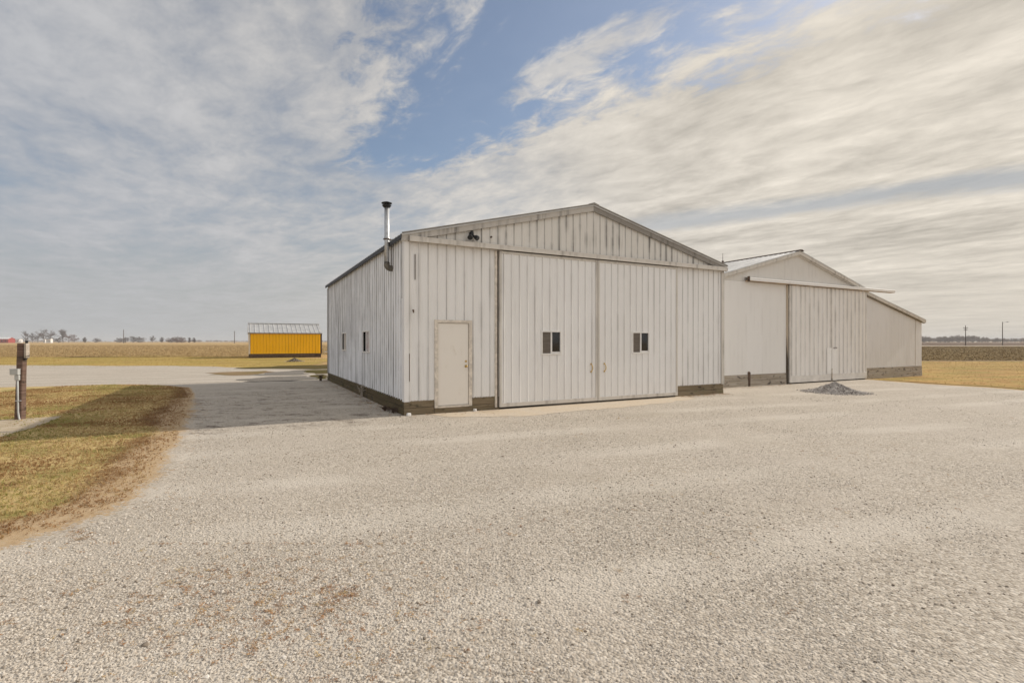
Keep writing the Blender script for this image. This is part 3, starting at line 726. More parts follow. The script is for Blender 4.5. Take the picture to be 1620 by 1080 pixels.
# side windows: frame in wall plane x = 0
def side_win(y0, y1, note):
    b = MB(); z0, z1, fw = 1.40, 1.99, .04; m = (y0+y1)/2
    b.box((-.03, y0-fw, z0-fw), (.03, y0, z1+fw)).box((-.03, y1, z0-fw), (.03, y1+fw, z1+fw)).box((-.028, y0, z1), (.03, y1, z1+fw)).box((-.034, y0, z0-fw), (.03, y1, z0)).box((-.02, m-.02, z0), (.026, m+.02, z1))
    f = b.build('side_window', M['frame_white'], barn, .003)
    MB().box((.004, m+.02, z0), (.01, y1, z1)).build('dark_opening_panel', M['dark_opening'], f)  # black panel stands in for the dark interior behind the open half
    if note: MB().box((.004, y0, z0), (.009, m-.02, z1)).build('window_blind', M['note'], f)
    else: MB().box((.004, y0, z0), (.01, m-.02, z1)).build('window_blind', M['grey_wood'], f)
side_win(3.72, 4.61, True); side_win(7.54, 8.36, False)
# flood light with two heads, small eye beside it
fl = MB().box((1.585, -.05, 4.25), (1.695, -.018, 4.36)).box((1.60, -.09, 4.30), (1.66, -.05, 4.40)).build('flood_light', M['black'], barn, .006)
for sx in (-1, 1):
    c = Vector((1.64 + sx*.03, -.06, 4.28)); d = Vector((sx*.45, -.75, -.5)).normalized()
    MB().tube([c, c + d*.05, c + d*.09, c + d*.16, c + d*.17], [.02, .03, .055, .065, .055], 14).build('lamp_head', M['black'], fl)
MB().tube([(2.17, -.018, 4.30), (2.17, -.06, 4.30)], .022, 10).build('wall_socket', M['rust_dark'], barn)
MB().tube([(2.17, -.026, 4.28), (2.17, -.026, 4.12)], .008, 8).build('conduit', M['trim'], barn)
MB().tube([(.18, -.018, 2.42), (.18, -.055, 2.42), (.18, -.065, 2.36)], [.02, .018, .014], 10).build('tap', M['rust_dark'], barn)
# dark stains where the corner sheets have split: real gaps between lapped sheets
MB().box((.225, -.0245, 3.13), (.236, -.0005, 3.72)).build('split_seam', M['rust_dark'], barn)
MB().box((-.036, .145, 2.7), (-.0005, .16, 4.0)).build('split_seam', M['rust_dark'], barn)
MB().box((.082, -.0365, .78), (.098, -.0335, 1.42)).build('split_seam', M['rust_dark'], barn)

# ------------------------------------------------------------------ rear barn with lean-to
S2 = 1.30; T0, TR, TM, TE = 11.55, 16.55, 21.45, 26.6
ox, oy = loc(T0, S2)
rear = empty('barn', (ox, oy, 0), TH, label='smooth white barn set back at right, lean-to on its side and a long door track', cat='barn')
wM, wR, wE = TM-T0, TR-T0, TE-T0; E2Z, R2, LE0, LE1, D2 = 4.03, 5.33, 3.92, 2.78, 16.0
sl2 = (R2-E2Z)/(wM-wR)
def flatwall(poly, y0, y1, mat, name='wall', parent=None): return MB().prism(poly, y0, y1).build(name, mat, parent or rear)
r2 = lambda a: R2 - abs(a-wR)*sl2
SK = .45
d0, d1, d2 = 15.97-T0, 18.78-T0, 21.47-T0           # door edges
flatwall([(0, SK), (d0-.08, SK), (d0-.08, 3.955), (0, 3.955)], 0, .06, M['smooth_wall'])
flatwall([(0, 3.96), (wM, 3.96), (wM, r2(wM)-.03), (wR, R2-.03), (0, r2(0)-.03)], .001, .06, M['rear_gable'], 'gable_wall')
lean = lambda a: LE0 + (a-wM)*(LE1-LE0)/(wE-wM)
flatwall([(wM, SK+.05), (wE, SK+.05), (wE, LE1-.03), (wM, LE0-.03)], .012, .07, M['lean_wall'], 'lean_to_wall')
MB().box((0, .07, 0.0), (.06, D2, r2(0)-.03)).build('wall', M['smooth_wall'], rear)
MB().box((wE-.06, .08, .0), (wE, D2, LE1-.05)).build('lean_to_wall', M['lean_wall'], rear)
flatwall([(0.06, 0), (wE-.06, 0), (wE-.06, LE1-.05), (wM, LE0-.05), (wM, r2(wM)-.05), (wR, R2-.05), (.06, r2(0)-.05)], D2-.08, D2-.02, M['smooth_wall'])
roof_half(-1, rear, -.15, D2+.1, wR, R2+.03, -.25, R2+.03-sl2*(wR+.25), M['roof'])
roof_half(1, rear, -.15, D2+.1, wR, R2+.03, wM+.12, R2+.03-sl2*(wM-wR+.12), M['roof'])
lt = (LE0-LE1)/(wE-wM)
roof_half(1, rear, -.13, D2+.05, wM+.02, LE0+.03, wE+.14, LE1+.03-lt*.14, M['roof'])
for xe, ze in ((-.25, R2-sl2*(wR+.25)), (wM+.12, R2-sl2*(wM-wR+.12))):
    MB().prism([(wR, R2+.02), (xe, ze+.02), (xe, ze-.12), (wR, R2-.12)], -.135, -.105).build('rake_trim', M['trim'], rear, .003)
    MB().prism([(wR, R2-.125), (xe, ze-.125), (xe, ze-.15), (wR, R2-.15)], -.10, -.003).build('rake_soffit', M['trim'], rear)
MB().prism([(wM+.02, LE0+.02), (wE+.14, LE1-lt*.14+.02), (wE+.14, LE1-lt*.14-.12), (wM+.02, LE0-.12)], -.12, -.09).build('rake_trim', M['trim'], rear, .003)
MB().prism([(wM+.02, LE0-.125), (wE+.14, LE1-lt*.14-.125), (wE+.14, LE1-lt*.14-.15), (wM+.02, LE0-.15)], -.08, .009).build('rake_soffit', M['dark_trim'], rear)
MB().prism([(wR-.16, R2+.0), (wR, R2+.04), (wR+.16, R2+.0), (wR+.16, R2+.02), (wR+.06, R2+.066), (wR-.06, R2+.066), (wR-.16, R2+.02)], -.20, D2+.1).build('ridge_cap', M['rust_dark'], rear)
MB().tube([(wR, 3.6, R2+.06), (wR, 3.6, R2+.5)], [.014, .008], 6).tube([(wR, 3.6, R2+.07), (wR, 3.6, R2+.14)], .05, 8).build('lightning_rod', M['rust_dark'], rear)
MB().box((.02, -.012, .23), (d0-.10, .05, SK-.005)).box((.02, -.02, -.03), (d0-.10, .045, .225)).build('skirt_board', M['grey_skirt'], rear, .006)
MB().box((wM+.02, -.005, .26), (wE, .06, SK+.045)).box((wM+.02, -.016, -.03), (wE, .055, .255)).build('skirt_board', M['grey_skirt'], rear, .006)
MB().tube([(25.95-T0, -.01, .5), (25.93-T0, -.012, 1.9), (25.98-T0, -.01, 2.78)], .007, 6).build('wall_cable', M['grey_wood'], rear)
MB().box((d0-.13, -.03, -.02), (d0-.02, .06, 3.95)).build('door_jamb', M['old_jamb'], rear, .004)
def sheet_door(x0, x1, lab, dof):
    Z0, Z1, Y = .05, 3.95, -.065
    v, f = place(ribbed(x1-x0, Z0+.28, Z1, pitch=.3, off=dof, hh=.034, base=.16, crown=.06, minor=False), (x0, Y, 0), (1, 0, 0), (0, -1, 0), (0, 0, 1))
    d = MB().add(v, f).build('sliding_door', M['panel_door'], rear, fix=False); tag(d, label=lab)
    MB().box((x0, Y-.03, Z0), (x1, Y+.04, Z0+.28)).box((x0, Y-.028, Z0+.28), (x0+.05, Y+.04, Z1)).box((x1-.05, Y-.028, Z0+.28), (x1, Y+.04, Z1)).build('door_edge', M['panel_edge'], d, .004)
    return d
da = sheet_door(d0, d1-.02, 'left sheet metal leaf', .15); db = sheet_door(d1+.015, d2, 'right sheet metal leaf', .325)
MB().box((d1-.33, -.104, .33), (d1-.02, -.094, 1.42)).build('patch_panel', M['smooth_wall'], da, .002)
MB().box((d1+.02, -.104, .33), (d1+.40, -.094, 1.36)).build('patch_panel', M['smooth_wall'], db, .002)
MB().tube([(d1+.12, -.10, 1.42), (d1+.17, -.14, 1.44), (d1+.30, -.14, 1.44), (d1+.35, -.10, 1.42)], .012, 8).build('handle', M['rust_dark'], db)
MB().box((d1-.03, -.115, .03), (d1+.03, -.102, .55)).build('door_latch', M['grey_wood'], db, .004)
tx0, tx1 = 13.37-T0, 23.62-T0
t2 = MB().prism([(tx0, 3.97), (tx1, 3.97), (tx1, 4.07), (tx0, 4.07)], -.225, -.20)
t2.add([(tx0, -.23, 4.075), (tx1, -.23, 4.075), (tx1, -.005, 4.13), (tx0, -.005, 4.13), (tx0, -.23, 4.06), (tx1, -.23, 4.06), (tx1, -.005, 4.115), (tx0, -.005, 4.115)],
       [(0,1,2,3), (4,7,6,5), (0,4,5,1), (1,5,6,2), (3,2,6,7), (0,3,7,4)])
t2 = t2.build('door_track', M['smooth_wall'], rear, .003)
MB().box((tx0-.012, -.235, 3.94), (tx0, -.13, 4.13)).build('track_end', M['rust_dark'], t2)
MB().box((tx0, -.198, 3.965), (tx1-.02, -.02, 3.99)).build('track_board', M['rust_board'], t2)
MB().box((wM+.25, -.196, 3.995), (tx1-.05, -.15, 4.055)).build('track_beam', M['smooth_wall'], t2)

# ------------------------------------------------------------------ yellow shed
shed = empty('shed', (-27.04, 52.0, 0), TH, label='small yellow ribbed shed with pale metal roof, standing on straw grass', cat='shed')
sw, sd, sr, se = 7.0, 5.4, 3.62, 2.62
def swall(VF, org, ax, out, mat=M['yellow']):
    v, f = place(VF, org, ax, out, (0, 0, 1)); return MB().add(v, f).build('wall', mat, shed, fix=False)
sk = dict(pitch=.3, off=.15, hh=.03, base=.09, crown=.03, minor=False)
swall(ribbed(sw, .42, se, **sk), (0, 0, 0), (1, 0, 0), (0, -1, 0))
swall(ribbed(sw, .42, se, **sk), (sw, sd, 0), (-1, 0, 0), (0, 1, 0))
gz = lambda a: sr - abs(a-sd/2)*(sr-se)/(sd/2) - .02
swall(ribbed(sd, .42, gz, breaks=(sd/2,), **sk), (0, sd, 0), (0, -1, 0), (-1, 0, 0))
swall(ribbed(sd, .42, gz, breaks=(sd/2,), **sk), (sw, 0, 0), (0, 1, 0), (1, 0, 0))
for sgn in (-1, 1):                                   # ridge runs along local x
    ye = sd/2 + sgn*(sd/2+.12); ze = se + .03 - .12*(sr-se)/(sd/2)
    run = Vector((0, ye-sd/2, ze-sr-.03)); up = -run.normalized(); out = Vector((0, sgn*abs(up.z), abs(up.y)))
    v, f = place(ribbed(sw+.2, 0, run.length, pitch=.45, off=.2, hh=.04, base=.1, crown=.04, minor=False), (-.1, ye, ze), (1, 0, 0), out, up)
    b = MB().add(v, f)
    v2, f2 = place(([(0,-.005,0),(sw+.2,-.005,0),(sw+.2,-.005,run.length),(0,-.005,run.length),(0,-.05,0),(sw+.2,-.05,0),(sw+.2,-.05,run.length),(0,-.05,run.length)],
        [(0,1,2,3),(4,7,6,5),(0,4,5,1),(1,5,6,2),(2,6,7,3),(3,7,4,0)]), (-.1, ye, ze), (1, 0, 0), out, up)
    b.add(v2, f2); b.build('roof', M['roof'], shed, fix=False)
    MB().box((-.1, ye-.015, ze-.10), (sw+.1, ye+.015, ze-.005)).build('eave_fascia', M['dark_trim'], shed)
MB().box((-.12, sd/2-.15, sr+.03), (sw+.12, sd/2+.15, sr+.07)).build('ridge_cap', M['roof'], shed, .01)
for x, m in ((-.05, 'trim'), (sw-.08, 'rust_dark')):
    MB().box((x, -.06, .40), (x+.15, -.032, se-.06)).build('corner_trim', M[m], shed)
b = MB().box((0, -.02, .22), (sw, .06, .415)).box((.1, .03, -.03), (sw-.1, .1, .21))
for x in np.linspace(.2, sw-.4, 5): b.box((x, -.03, -.03), (x+.2, .02, .21))
b.box((0, .1, -.03), (.06, sd, .415)).box((sw-.06, .1, -.03), (sw, sd, .415)); b.build('skirt_board', M['rust_dark'], shed)

# ------------------------------------------------------------------ post with electric box
x, y = G(31.5, 663.5)
post = empty('wooden_post', (x, y, 0), 0.15, label='weathered square wooden post with a small grey electric box, on the left lawn', cat='post')
pv = MB()
N = 9
for i in range(N+1):
    z = -.1 + 1.76*i/N; w = .068 - .006*i/N + random.uniform(-.003, .003); lx = .045*i/N
    pv.v += [(lx-w, -w, z), (lx+w, -w, z), (lx+w, w, z), (lx-w, w, z)]
for i in range(N):
    for k in range(4): pv.f.append((4*i+k, 4*i+(k+1) % 4, 4*i+4+(k+1) % 4, 4*i+4+k))
pv.f += [(3,2,1,0), (4*N, 4*N+1, 4*N+2, 4*N+3)]
pv.build('shaft', M['post'], post, .012)
MB().box((.110, -.05, 1.34), (.155, .05, 1.66)).build('side_board', M['grey_wood'], post, .004)
MB().tube([(.13, 0, 1.66), (.13, 0, 1.72)], [.022, .03], 8).build('insulator', M['black'], post)
MB().tube([(.125, -.02, 1.31), (.125, -.02, 1.338)], .03, 8).build('insulator', M['black'], post)
bx = MB().box((-.095, -.15, .98), (.065, -.070, 1.10)).build('electric_box', M['plastic_grey'], post, .008)
MB().box((-.10, -.156, 1.10), (.07, -.068, 1.112)).build('box_lid', M['plastic_grey'], bx, .004)
MB().box((-.02, -.13, .86), (.07, -.08, .975)).build('junction', M['plastic_grey'], bx, .01)
MB().tube([(.03, -.105, .90), (.035, -.105, .5), (.04, -.105, .18), (.07, -.12, .05), (.12, -.16, -.02)], .017, 8).build('conduit', M['plastic_grey'], post, smooth=True)
MB().tube([(-.02, -.095, .42), (.09, -.095, .42)], .012, 6).build('conduit_clip', M['galv'], post)

# ------------------------------------------------------------------ heaps, stake, small things at the wall foot
def heap(name, cx, cy, r, h, mat, seed, stones=0, smat=None, ry=1.0, **kw):
    rr = np.random.default_rng(seed); b = MB(); nr, na = 16, 40
    ph = rr.uniform(0, 6.28, 6)
    for i in range(nr+1):
        q = i/nr
        for k in range(na):
            a = 2*math.pi*k/na
            rad = r*q*(1 + .10*math.sin(2*a+ph[0]) + .07*math.sin(3*a+ph[1]) + .04*math.sin(7*a+ph[2]))
            z = h*(1-q)**1.4*(1 + .12*math.sin(3*a+ph[3])*q*2) + rr.normal(0, .012*h/.3)*(1 if 0 < i < nr else 0) - (.03 if i == nr else 0)
            b.v.append((rad*math.cos(a), rad*math.sin(a)*ry, z))
    for i in range(nr):
        for k in range(na):
            b.f.append((i*na+k, i*na+(k+1) % na, (i+1)*na+(k+1) % na, (i+1)*na+k))
    o = b.build(name, mat, None, smooth=False, fix=True); o.location = (cx, cy, 0)
    tag(o, **kw)
    if stones:
        a = rr.uniform(0, 6.28, stones); q = np.sqrt(rr.random(stones))*(1.0 + np.abs(rr.normal(0, .15, stones)))
        z = np.where(q < 1, h*np.clip(1-q, 0, 1)**1.4, 0) + .004
        P = np.stack([r*q*np.cos(a), r*q*np.sin(a)*ry, z], 1)
        bake('loose_stones', STONES, P, rr.uniform(.008, .032, stones)*(r/.95)**.5, rr.random(stones), smat, .6, parent=o)['kind'] = 'stuff'
    return o
x, y = G(1321, 620)
heap('gravel_pile', x, y, .86, .35, M['pile'], 2, 2600, M['dark_stone'], label='low dark grey gravel heap before the rear barn doors', cat='gravel pile')
x, y = G(466, 571.5)
heap('soil_mound', x, y, .75, .32, M['soil'], 5, 300, M['dark_stone'], 1.0, label='small dark soil mound on grass in front of yellow shed', cat='soil mound')
x, y = G(528, 557)
heap('gravel_pile', x, y+3, 2.6, 1.2, M['pale_pile'], 6, 500, M['stone'], label='pale gravel heap partly hidden between yellow shed and front barn', cat='gravel pile')
x, y = G(1184, 611)
stk = MB().box((-.06, -.045, -.1), (.06, .045, .53)).add([(-.06, -.045, .53), (.06, -.045, .53), (.06, .045, .53), (-.06, .045, .53), (-.03, 0, .575), (.04, 0, .57)], [(0,1,5,4), (2,3,4,5), (1,2,5), (3,0,4)]).build('stake', M['rust_dark'], None, .005)
stk.location = (x, y, 0); stk.rotation_euler = (.03, -.02, TH); tag(stk, 'short dark wooden stake standing before the rear barn skirt board', 'stake')
def block(name, t, s, size, label):
    q = random.Random(len(label)); w = size
    b = MB(); b.add([(sx*w*q.uniform(.8, 1.15), sy*w*.7*q.uniform(.8, 1.1), z) for z in (-.01, w*1.3) for sx, sy in ((-1,-1),(1,-1),(1,1),(-1,1))],
          [(3,2,1,0),(4,5,6,7),(0,1,5,4),(1,2,6,5),(2,3,7,6),(3,0,4,7)])
    o = b.build(name, M['white_paint'], None, .012); X, Y = loc(t, s); o.location = (X, Y, 0); o.rotation_euler.z = q.uniform(0, 3); tag(o, label, 'stone', 'white stones at the barn foot'); return o
block('white_stone', .06, -.10, .05, 'white stone lying at the front barn corner')
block('white_stone', 1.70, -.10, .045, 'white stone lying right of the walk door step')
# weeds along the shaded wall
def weed(name, t, s, n, h, mat, label, cat, group=None):
    b = MB(); q = random.Random(int(t*100 + s*37))
    for k in range(n):
        a = q.uniform(0, 6.28); l = h*q.uniform(.5, 1); sp = q.uniform(.1, .45)*l
        p0 = Vector((q.gauss(0, .03), q.gauss(0, .05), -.01)); p1 = p0 + Vector((math.cos(a)*sp*.4, math.sin(a)*sp*.4, l*.6)); p2 = p0 + Vector((math.cos(a)*sp, math.sin(a)*sp, l))
        b.tube([p0, p1, p2], [.005, .004, .0015], 4)
        for j in range(3):
            c = p1.lerp(p2, q.random()); e = c + Vector((q.gauss(0, .05), q.gauss(0, .05), q.uniform(.0, .06))); b.tube([c, e], [.003, .006], 4)
    o = b.build(name, mat); X, Y = loc(t, s); o.location = (X, Y, 0); o.rotation_euler.z = TH; tag(o, label, cat, group); return o
weed('dead_weed', -.10, 4.35, 14, .42, M['grey_wood'], 'tall pale dead weed halfway along the shaded side of the front barn', 'weed')
weed('dead_weed', -.13, .55, 26, .10, M['rust_dark'], 'low dark weed close behind the front corner of the near barn', 'weed')
weed('dead_weed', -.2, 1.0, 24, .11, M['rust_dark'], 'low dark weed just beyond the corner weed on the shaded side', 'weed')
x0 = weed('dead_weed', -.35, 11.7, 30, .3, M['rust_dark'], 'dark bushy weed at the far end of the shaded barn side', 'weed')

# ------------------------------------------------------------------ far things: bare trees, farmstead, poles
def bare_tree(seed, h, spread, low=.16, twr=.07, nl=16, nt=11):
    """Leafless tree: trunk, limbs reaching into an egg-shaped crown, twigs fanning from every limb."""
    q = random.Random(seed); b = MB(); c = MB(); R = h*.42*spread
    lean = Vector((q.gauss(0, .05), q.gauss(0, .05), 1)).normalized()
    b.tube([(0, 0, -.3), lean*h*.25, lean*h*.55, lean*h*.85], [h*.022, h*.018, h*.012, h*.005], 6, False)
    for i in range(nl):
        f = q.uniform(low, .72); p = lean*h*f
        az = q.uniform(0, 6.28); zz = min(.99, f + q.uniform(.08, .38)); env = math.sqrt(max(.03, 1 - ((zz-.52)/.5)**2))*R*q.uniform(.45, 1.05)
        e = Vector((math.cos(az)*env, math.sin(az)*env, zz*h)); m = p.lerp(e, .5) + Vector((0, 0, h*q.uniform(-.02, .04)))
        b.tube([p, m, e], [h*.009, h*.006, twr], 4, False)
        for k in range(nt):
            s0 = (p.lerp(m, q.uniform(.4, 1)) if q.random() < .35 else m.lerp(e, q.random()))
            d = (e-p).normalized()*q.uniform(.2, 1) + Vector((q.gauss(0, .7), q.gauss(0, .7), q.uniform(-.1, .9)))
            t = s0 + d.normalized()*h*q.uniform(.06, .15); c.tube([s0, t], [twr, twr*.7], 3, False)
            for w in range(4):
                a = s0.lerp(t, q.uniform(.3, 1)); g = a + (d.normalized() + Vector((q.gauss(0, .7), q.gauss(0, .7), q.gauss(.2, .5)))).normalized()*h*q.uniform(.03, .085)
                c.tube([a, g], [twr*.75, twr*.5], 3, False)
    return b, c
def put_tree(u, v_top, dist, seed, label, mat, name='bare_tree', spread=.8, group='bare trees on the left skyline'):
    h = (540-v_top)/F*dist + H
    b, c = bare_tree(seed, h, spread*.95, *((.16, .085, 18, 12) if name == 'bare_tree' else (.0, .10, 40, 12)))
    zmax = max(p[2] for p in c.v); k = h/zmax
    root = empty(name, ((u-810)/F*dist, dist, 0), 0, label=label, cat='tree' if name == 'bare_tree' else 'bush', group=group)
    for mbb, nm in ((b, 'trunk'), (c, 'crown')):
        mbb.v = [(p[0]*k, p[1]*k, p[2]*k) for p in mbb.v]; mbb.build(nm, mat, root, fix=False)
    return root
trees = [(40, 522, 640, 'bare_tree', .75, 'far bare tree nearest the red barn, leftmost of the skyline cluster'),
         (51, 525, 650, 'bare_tree', .8, 'low bare tree, second from the left in the skyline cluster above the wooden post'),
         (60, 523, 660, 'bare_tree', 1.25, 'bare tree with wide crown just left of the tiny white farmhouse'),
         (69, 520, 630, 'bare_tree', 1.25, 'dark dense bare tree directly behind the tiny white farmhouse'),
         (79, 521, 650, 'bare_tree', 1.25, 'bare tree just right of the tiny white farmhouse roof'),
         (92, 533, 640, 'bare_bush', 2.4, 'low bare bush between white farmhouse and the tall twin tree'),
         (100, 519, 660, 'bare_tree', .55, 'tall narrow bare tree, highest right of the white farmhouse'),
         (108, 528, 640, 'bare_tree', 1.5, 'reddish bare tree right of the tall narrow one'),
         (117, 528, 650, 'bare_tree', 1.6, 'reddish rounded bare tree at the right end of the skyline cluster'),
         (134, 533, 700, 'bare_bush', .9, 'small lone bush just right of the reddish skyline trees'),
         (152, 534, 700, 'bare_bush', 2.6, 'wide low bush midway between skyline cluster and thin pole'),
         (189, 533.5, 700, 'bare_bush', 2.5, 'low bush left of the thin pole on the left skyline'),
         (199, 532.5, 690, 'bare_bush', 2.5, 'dense dark bush right beside the thin pole on the left skyline'),
         (210, 531.5, 700, 'bare_bush', 2.5, 'taller bush of the hedge right of the thin left pole'),
         (222, 532, 700, 'bare_bush', 2.5, 'bush at the right end of the hedge beyond the thin left pole'),
         (241, 530.5, 640, 'bare_tree', 1.0, 'small round topped tree standing alone beyond the hedge'),
         (256, 533, 700, 'bare_bush', 1.0, 'faint bush just right of the round topped lone tree'),
         (270, 533, 620, 'bare_bush', 2.5, 'left bush of the dark clump left of the yellow shed'),
         (279, 531.5, 620, 'bare_bush', 2.5, 'tallest bush of the dark clump left of the yellow shed'),
         (288, 532, 625, 'bare_bush', 2.5, 'right bush of the dark clump left of the yellow shed'),
         (300, 533.5, 640, 'bare_bush', .9, 'small bush just right of the dark clump'),
         (307, 533.5, 650, 'bare_bush', .9, 'last small bush right of the dark clump, towards the shed')]
for i, (u, v, d, nm, sp, lab) in enumerate(trees):
    put_tree(u, v, d, 100+i, lab, M['bark_red'] if 105 <= u <= 120 or 265 < u < 290 else M['bark'], nm, sp, 'bare trees on the left skyline' if nm == 'bare_tree' else 'bare bushes on the left skyline')
def house(u0, u1, vt, ve, dist, wallm, roofm, name, label, cat):
    x0, x1 = (u0-810)/F*dist, (u1-810)/F*dist; zt, ze = (540-vt)/F*dist + H, (540-ve)/F*dist + H; w = x1-x0; d = w*.6
    r = empty(name, (x0, dist, 0), 0, label=label, cat=cat)
    b = MB().box((0, 0, -.2), (w, d, ze)); b.add([(0, 0, ze), (0, d, ze), (0, d/2, zt-.1), (w, 0, ze), (w, d, ze), (w, d/2, zt-.1)], [(0,1,2), (3,5,4)]); b.build('wall', wallm, r)
    MB().add([(-.3, -.4, ze-.1), (w+.3, -.4, ze-.1), (w+.3, d/2, zt), (-.3, d/2, zt), (w+.3, d+.4, ze-.1), (-.3, d+.4, ze-.1)], [(0,1,2,3), (3,2,4,5)]).build('roof', roofm, r)
    for k in range(3): MB().box((w*(.15+.28*k), -.05, ze*.35), (w*(.15+.28*k)+w*.1, -.01, ze*.7)).build('window', M['glass'], r)
    return r
house(-6, 13, 533.5, 536, 600, M['barn_red'], M['white_paint'], 'farm_building', 'distant red barn with pale roof at the left picture edge', 'barn')
house(19, 30, 535.5, 537, 620, M['white_paint'], M['roof'], 'farm_building', 'distant low white shed just right of the red barn', 'shed')
house(73, 80, 534.6, 536.4, 615, M['white_paint'], M['dark_roof'], 'farmhouse', 'tiny white farmhouse under the bare trees on the left skyline', 'house')
house(69, 71.5, 536, 537, 610, M['white_paint'], M['roof'], 'farm_building', 'very small white outbuilding just left of the tiny white farmhouse', 'shed')
def pole(u, vt, dist, label, arms=(), lamp=False):
    h = (540-vt)/F*dist + H; r = .13*max(1, dist/200)
    root = empty('utility_pole', ((u-810)/F*dist, dist, 0), 0, label=label, cat='pole', group='poles on the skyline')
    MB().tube([(0, 0, -.5), (0, 0, h)], [r*1.15, r*.8], 8).build('shaft', M['pole'], root)
    for z, w in arms: MB().box((-w, -.08, h+z-.1), (w, .08, h+z+.1)).build('cross_arm', M['pole'], root)
    for z, w in arms:
        for sx in (-1, 0, 1): MB().tube([(sx*w*.9 or .15, 0, h+z+.1), (sx*w*.9 or .15, 0, h+z+.35)], .08, 6).build('insulator', M['plastic_grey'], root)
    if lamp:
        MB().tube([(0, 0, h-.6), (1.0, 0, h-.25), (2.1, 0, h+.05)], .06, 6).build('lamp_arm', M['galv'], root)
        MB().tube([(1.9, 0, h-.12), (2.2, 0, h-.05), (2.75, 0, h+.0)], [.12, .22, .12], 8).build('lamp_head', M['plastic_grey'], root)
    return root
pole(195.5, 521, 520, 'thin bare pole above the hedge on the left skyline', ())
pole(371, 523.5, 500, 'thin pole with a short cross arm just left of the yellow shed', ((-.8, 1.0),))
pole(1527.5, 514.5, 215, 'wooden pole with two cross arms beyond the ploughed field', ((-1.1, .9), (-1.9, .7)))
pole(1586, 509, 230, 'tall pole with a street lamp arm, rightmost on the skyline', (), True)
# far woodland as one mass
V, Fc = [], []
q = random.Random(5)
tb = []
for k in range(6):
    b, c = bare_tree(300+k, 10, 1.0, .03, .17, 16, 7); m = MB(); m.add(b.v, b.f); m.add(c.v, c.f); zm = max(p[2] for p in m.v); tb.append(([(p[0]/zm, p[1]/zm, p[2]/zm) for p in m.v], m.f))
wl = MB()
for k in range(420):
    u = q.uniform(1380, 1760); d = q.uniform(820, 1000)
    prof = 5.5 + 2.8*math.sin((u-1400)/55.) + 1.6*math.sin((u-1400)/17.) + (1.6 if u > 1575 else 0)
    h = (max(2.5, prof)/F*900 + H)*q.uniform(.75, 1.1)
    v, f = q.choice(tb); a = q.uniform(0, 6.28); ca, sa = math.cos(a), math.sin(a); X = (u-810)/F*d
    wl.add([((p[0]*ca-p[1]*sa)*h*1.1+X, (p[0]*sa+p[1]*ca)*h*1.1+d, p[2]*h) for p in v], f)
tag(wl.build('woodland', M['wood_line'], None, fix=False), 'distant grey-brown bare woodland along the right skyline', 'woodland', kind='stuff')
wl = MB()
for k in range(420):
    u = q.uniform(-120, 560); d = q.uniform(1500, 1900)
    h = q.uniform(2.2, 5.5) + 1.5*math.sin(u/40.)
    v, f = tb[k % 6]; a = q.uniform(0, 6.28); ca, sa = math.cos(a), math.sin(a); X = (u-810)/F*d
    wl.add([((p[0]*ca-p[1]*sa)*h*2.6+X, (p[0]*sa+p[1]*ca)*h*2.6+d, p[2]*h) for p in v], f)
tag(wl.build('woodland', M['wood_line'], None, fix=False), 'thin dark hedge line closing the fields on the left skyline', 'woodland', kind='stuff')

hm = bpy.data.materials.new('pale_haze'); hm.use_nodes = True
for nd in list(hm.node_tree.nodes):
    if nd.type == 'BSDF_PRINCIPLED': hm.node_tree.nodes.remove(nd)
pv_ = hm.node_tree.nodes.new('ShaderNodeVolumePrincipled'); pv_.inputs['Density'].default_value = .00026; pv_.inputs['Color'].default_value = (.92, .92, .93, 1)
hm.node_tree.links.new(pv_.outputs[0], hm.node_tree.nodes['Material Output'].inputs['Volume'])
hz_ = MB().box((-3510, -310, -1.1), (3510, 3610, 26)).build('haze', hm); tag(hz_, kind='stuff', label='thin pale air over the far fields', cat='haze')
# ------------------------------------------------------------------ sky, sun, camera
SUN = Vector((.9, .436, 0)).normalized(); EL = math.radians(30.6)
SD = Vector((SUN.x*math.cos(EL), SUN.y*math.cos(EL), math.sin(EL)))
w = bpy.data.worlds.new('World'); scene.world = w; w.use_nodes = True
nt = w.node_tree; bg = nt.nodes['Background']; n = NB(nt)
STR = .10; bg.inputs['Strength'].default_value = STR
sky = nt.nodes.new('ShaderNodeTexSky'); sky.sky_type = 'NISHITA'; sky.sun_disc = False
sky.sun_elevation = EL; sky.sun_rotation = math.atan2(SUN.x, SUN.y); sky.air_density = 1.0; sky.dust_density = 1.5
dx, dy, dz = n.coord('Generated')
sun = dx*SD.x + dy*SD.y + dz*SD.z
sf = sun.ss(-.25, 1.0)
zc = dz.max(.012); pz = zc + .05
X, Y = dx/pz, dy/pz
px_, py_ = dx/zc, dy/zc
al = X*.65 - Y*.76; ac = X*.76 + Y*.65
warp = n.noise(n.vec(X, Y, 0.), .5, 3.)
s1 = n.noise(n.vec(al*.58 + warp*.8, ac*1.15 + warp*.6, 0.), 1.0, 7., .6, .35)
s2 = n.noise(n.vec(al*2.5, ac*4.4 + warp*2.0, 5.), 1.0, 6., .62, .3)
s3 = n.noise(n.vec(X*3.2, Y*3.2, 9.), 1.0, 6., .6, .2)
s4 = n.noise(n.vec(al*6.0 + warp*3., ac*10.0 + warp*4.0, 3.), 1.0, 6., .65, .4)
tex = s1*.44 + s2*.28 + s3*.12 + s4*.16
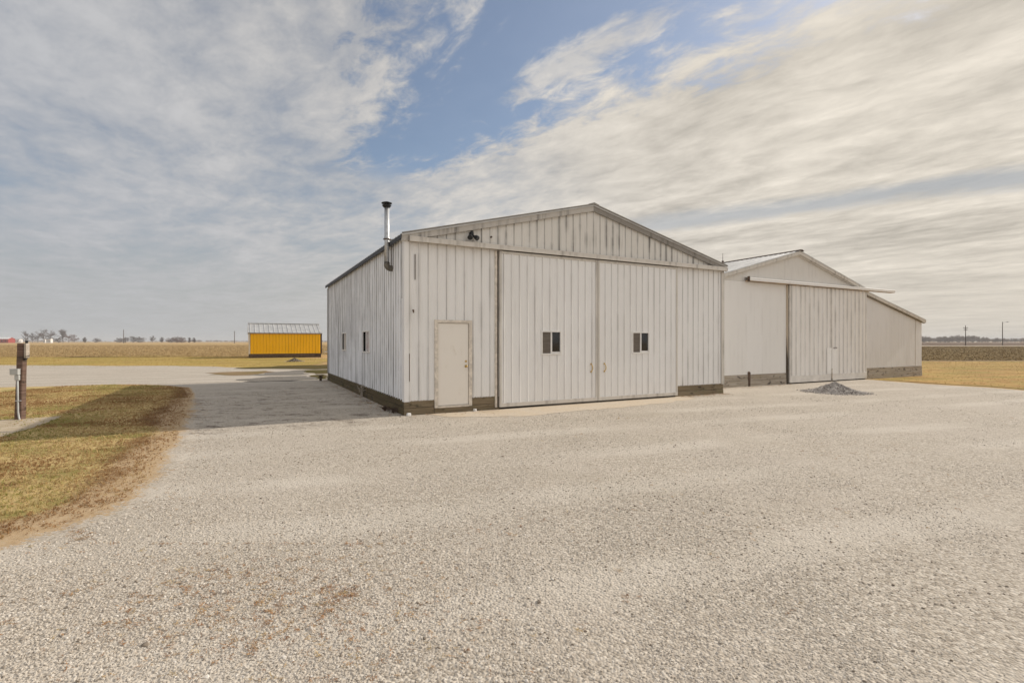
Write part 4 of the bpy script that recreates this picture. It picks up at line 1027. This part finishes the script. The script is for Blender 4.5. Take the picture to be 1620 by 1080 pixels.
# gap of blue sky: a wedge opening towards the zenith
l = (px_ + .75)*.507 + (py_ - 3.3)*-.862
a_ = (px_ + .75)*.862 + (py_ - 3.3)*.507
gap = (l*.17 + .20) - (a_ + .155 - l*.05).abs()
gap = gap + (tex - .5)*-2.4 + (s4 - .5)*-.5
da = (px_ - .24)*.65 - (py_ - 1.80)*.76; dc = (px_ - .24)*.76 + (py_ - 1.80)*.65
wisp = (1.0 - ((da/.30).pow(2.0) + (dc/.085).pow(2.0) + (tex - .5)*-9.0 + (s4 - .5)*-6.0).ss(-.2, 2.6))
wisp = wisp*(1.0 - (da/.5).abs().ss(.7, 1.0))*(1.0 - (dc/.3).abs().ss(.6, 1.0))
gapm = gap.ss(-.16, .26)*l.ss(-.3, .5)*(dy.ss(.0, .3))*(1.0 - wisp*.72)
# a bluish strip low on the right
b_ = ((px_ - 1.316)*.53 + (py_ - 4.2)*.848)*-1.0 + .02
strip = (1.0 - (b_ + (s1 - .5)*.9 + (s4 - .5)*.35).abs().ss(.03, .42))*((px_ - .5).ss(.0, .9))*dy.ss(.1, .3)
thin = (1.0 - tex.ss(.36, .60))
cover = 1.0 - (gapm*.92).max(thin*.55*(dz.ss(.02, .25))*(1.0 - sf.ss(.55, .85)))
cover = cover.clamp()
back = (dy*-1.0).ss(-.1, .7)
c = n.mix(sf, (.375, .385, .41), (.61, .56, .485))
tx2 = (tex - .5)*3.0
c = n.scale(c, tx2*(sf*.52 + .42) + .99)
c = n.mix(strip*.75, c, (.36, .385, .415))
low = 1.0 - dz.ss(.0, .22)
c = n.mix(low*.65, c, n.mix(sf, (.41, .415, .41), (.595, .54, .46)))
c = n.mix(back*.85, c, (.76, .735, .71))  # unseen sky behind the camera, brightened to light the front walls
c = n.scale(c, 1.0/STR)
skyc = n.scale(sky.outputs[0], 1.0)
fin = n.mix(cover, skyc, c)
nt.links.new(fin, bg.inputs['Color'])
sl_ = bpy.data.lights.new('sun', 'SUN'); sl_.energy = 3.3; sl_.angle = math.radians(.6); sl_.color = (1.0, .93, .83)
so = bpy.data.objects.new('sun', sl_); COL.objects.link(so); so.rotation_euler = (-SD).to_track_quat('-Z', 'Y').to_euler(); so.location = (20, 10, 30)
cam = bpy.data.cameras.new('camera'); cam.sensor_width = 36; cam.lens = 36*F/1620; cam.clip_end = 20000; cam.clip_start = .05
co = bpy.data.objects.new('camera', cam); COL.objects.link(co); co.location = (0, 0, H); co.rotation_euler = (math.pi/2, 0, 0)
scene.camera = co
scene.view_settings.view_transform = 'Standard'; scene.view_settings.look = 'None'
scene.view_settings.gamma = 1; scene.view_settings.exposure = 0.24
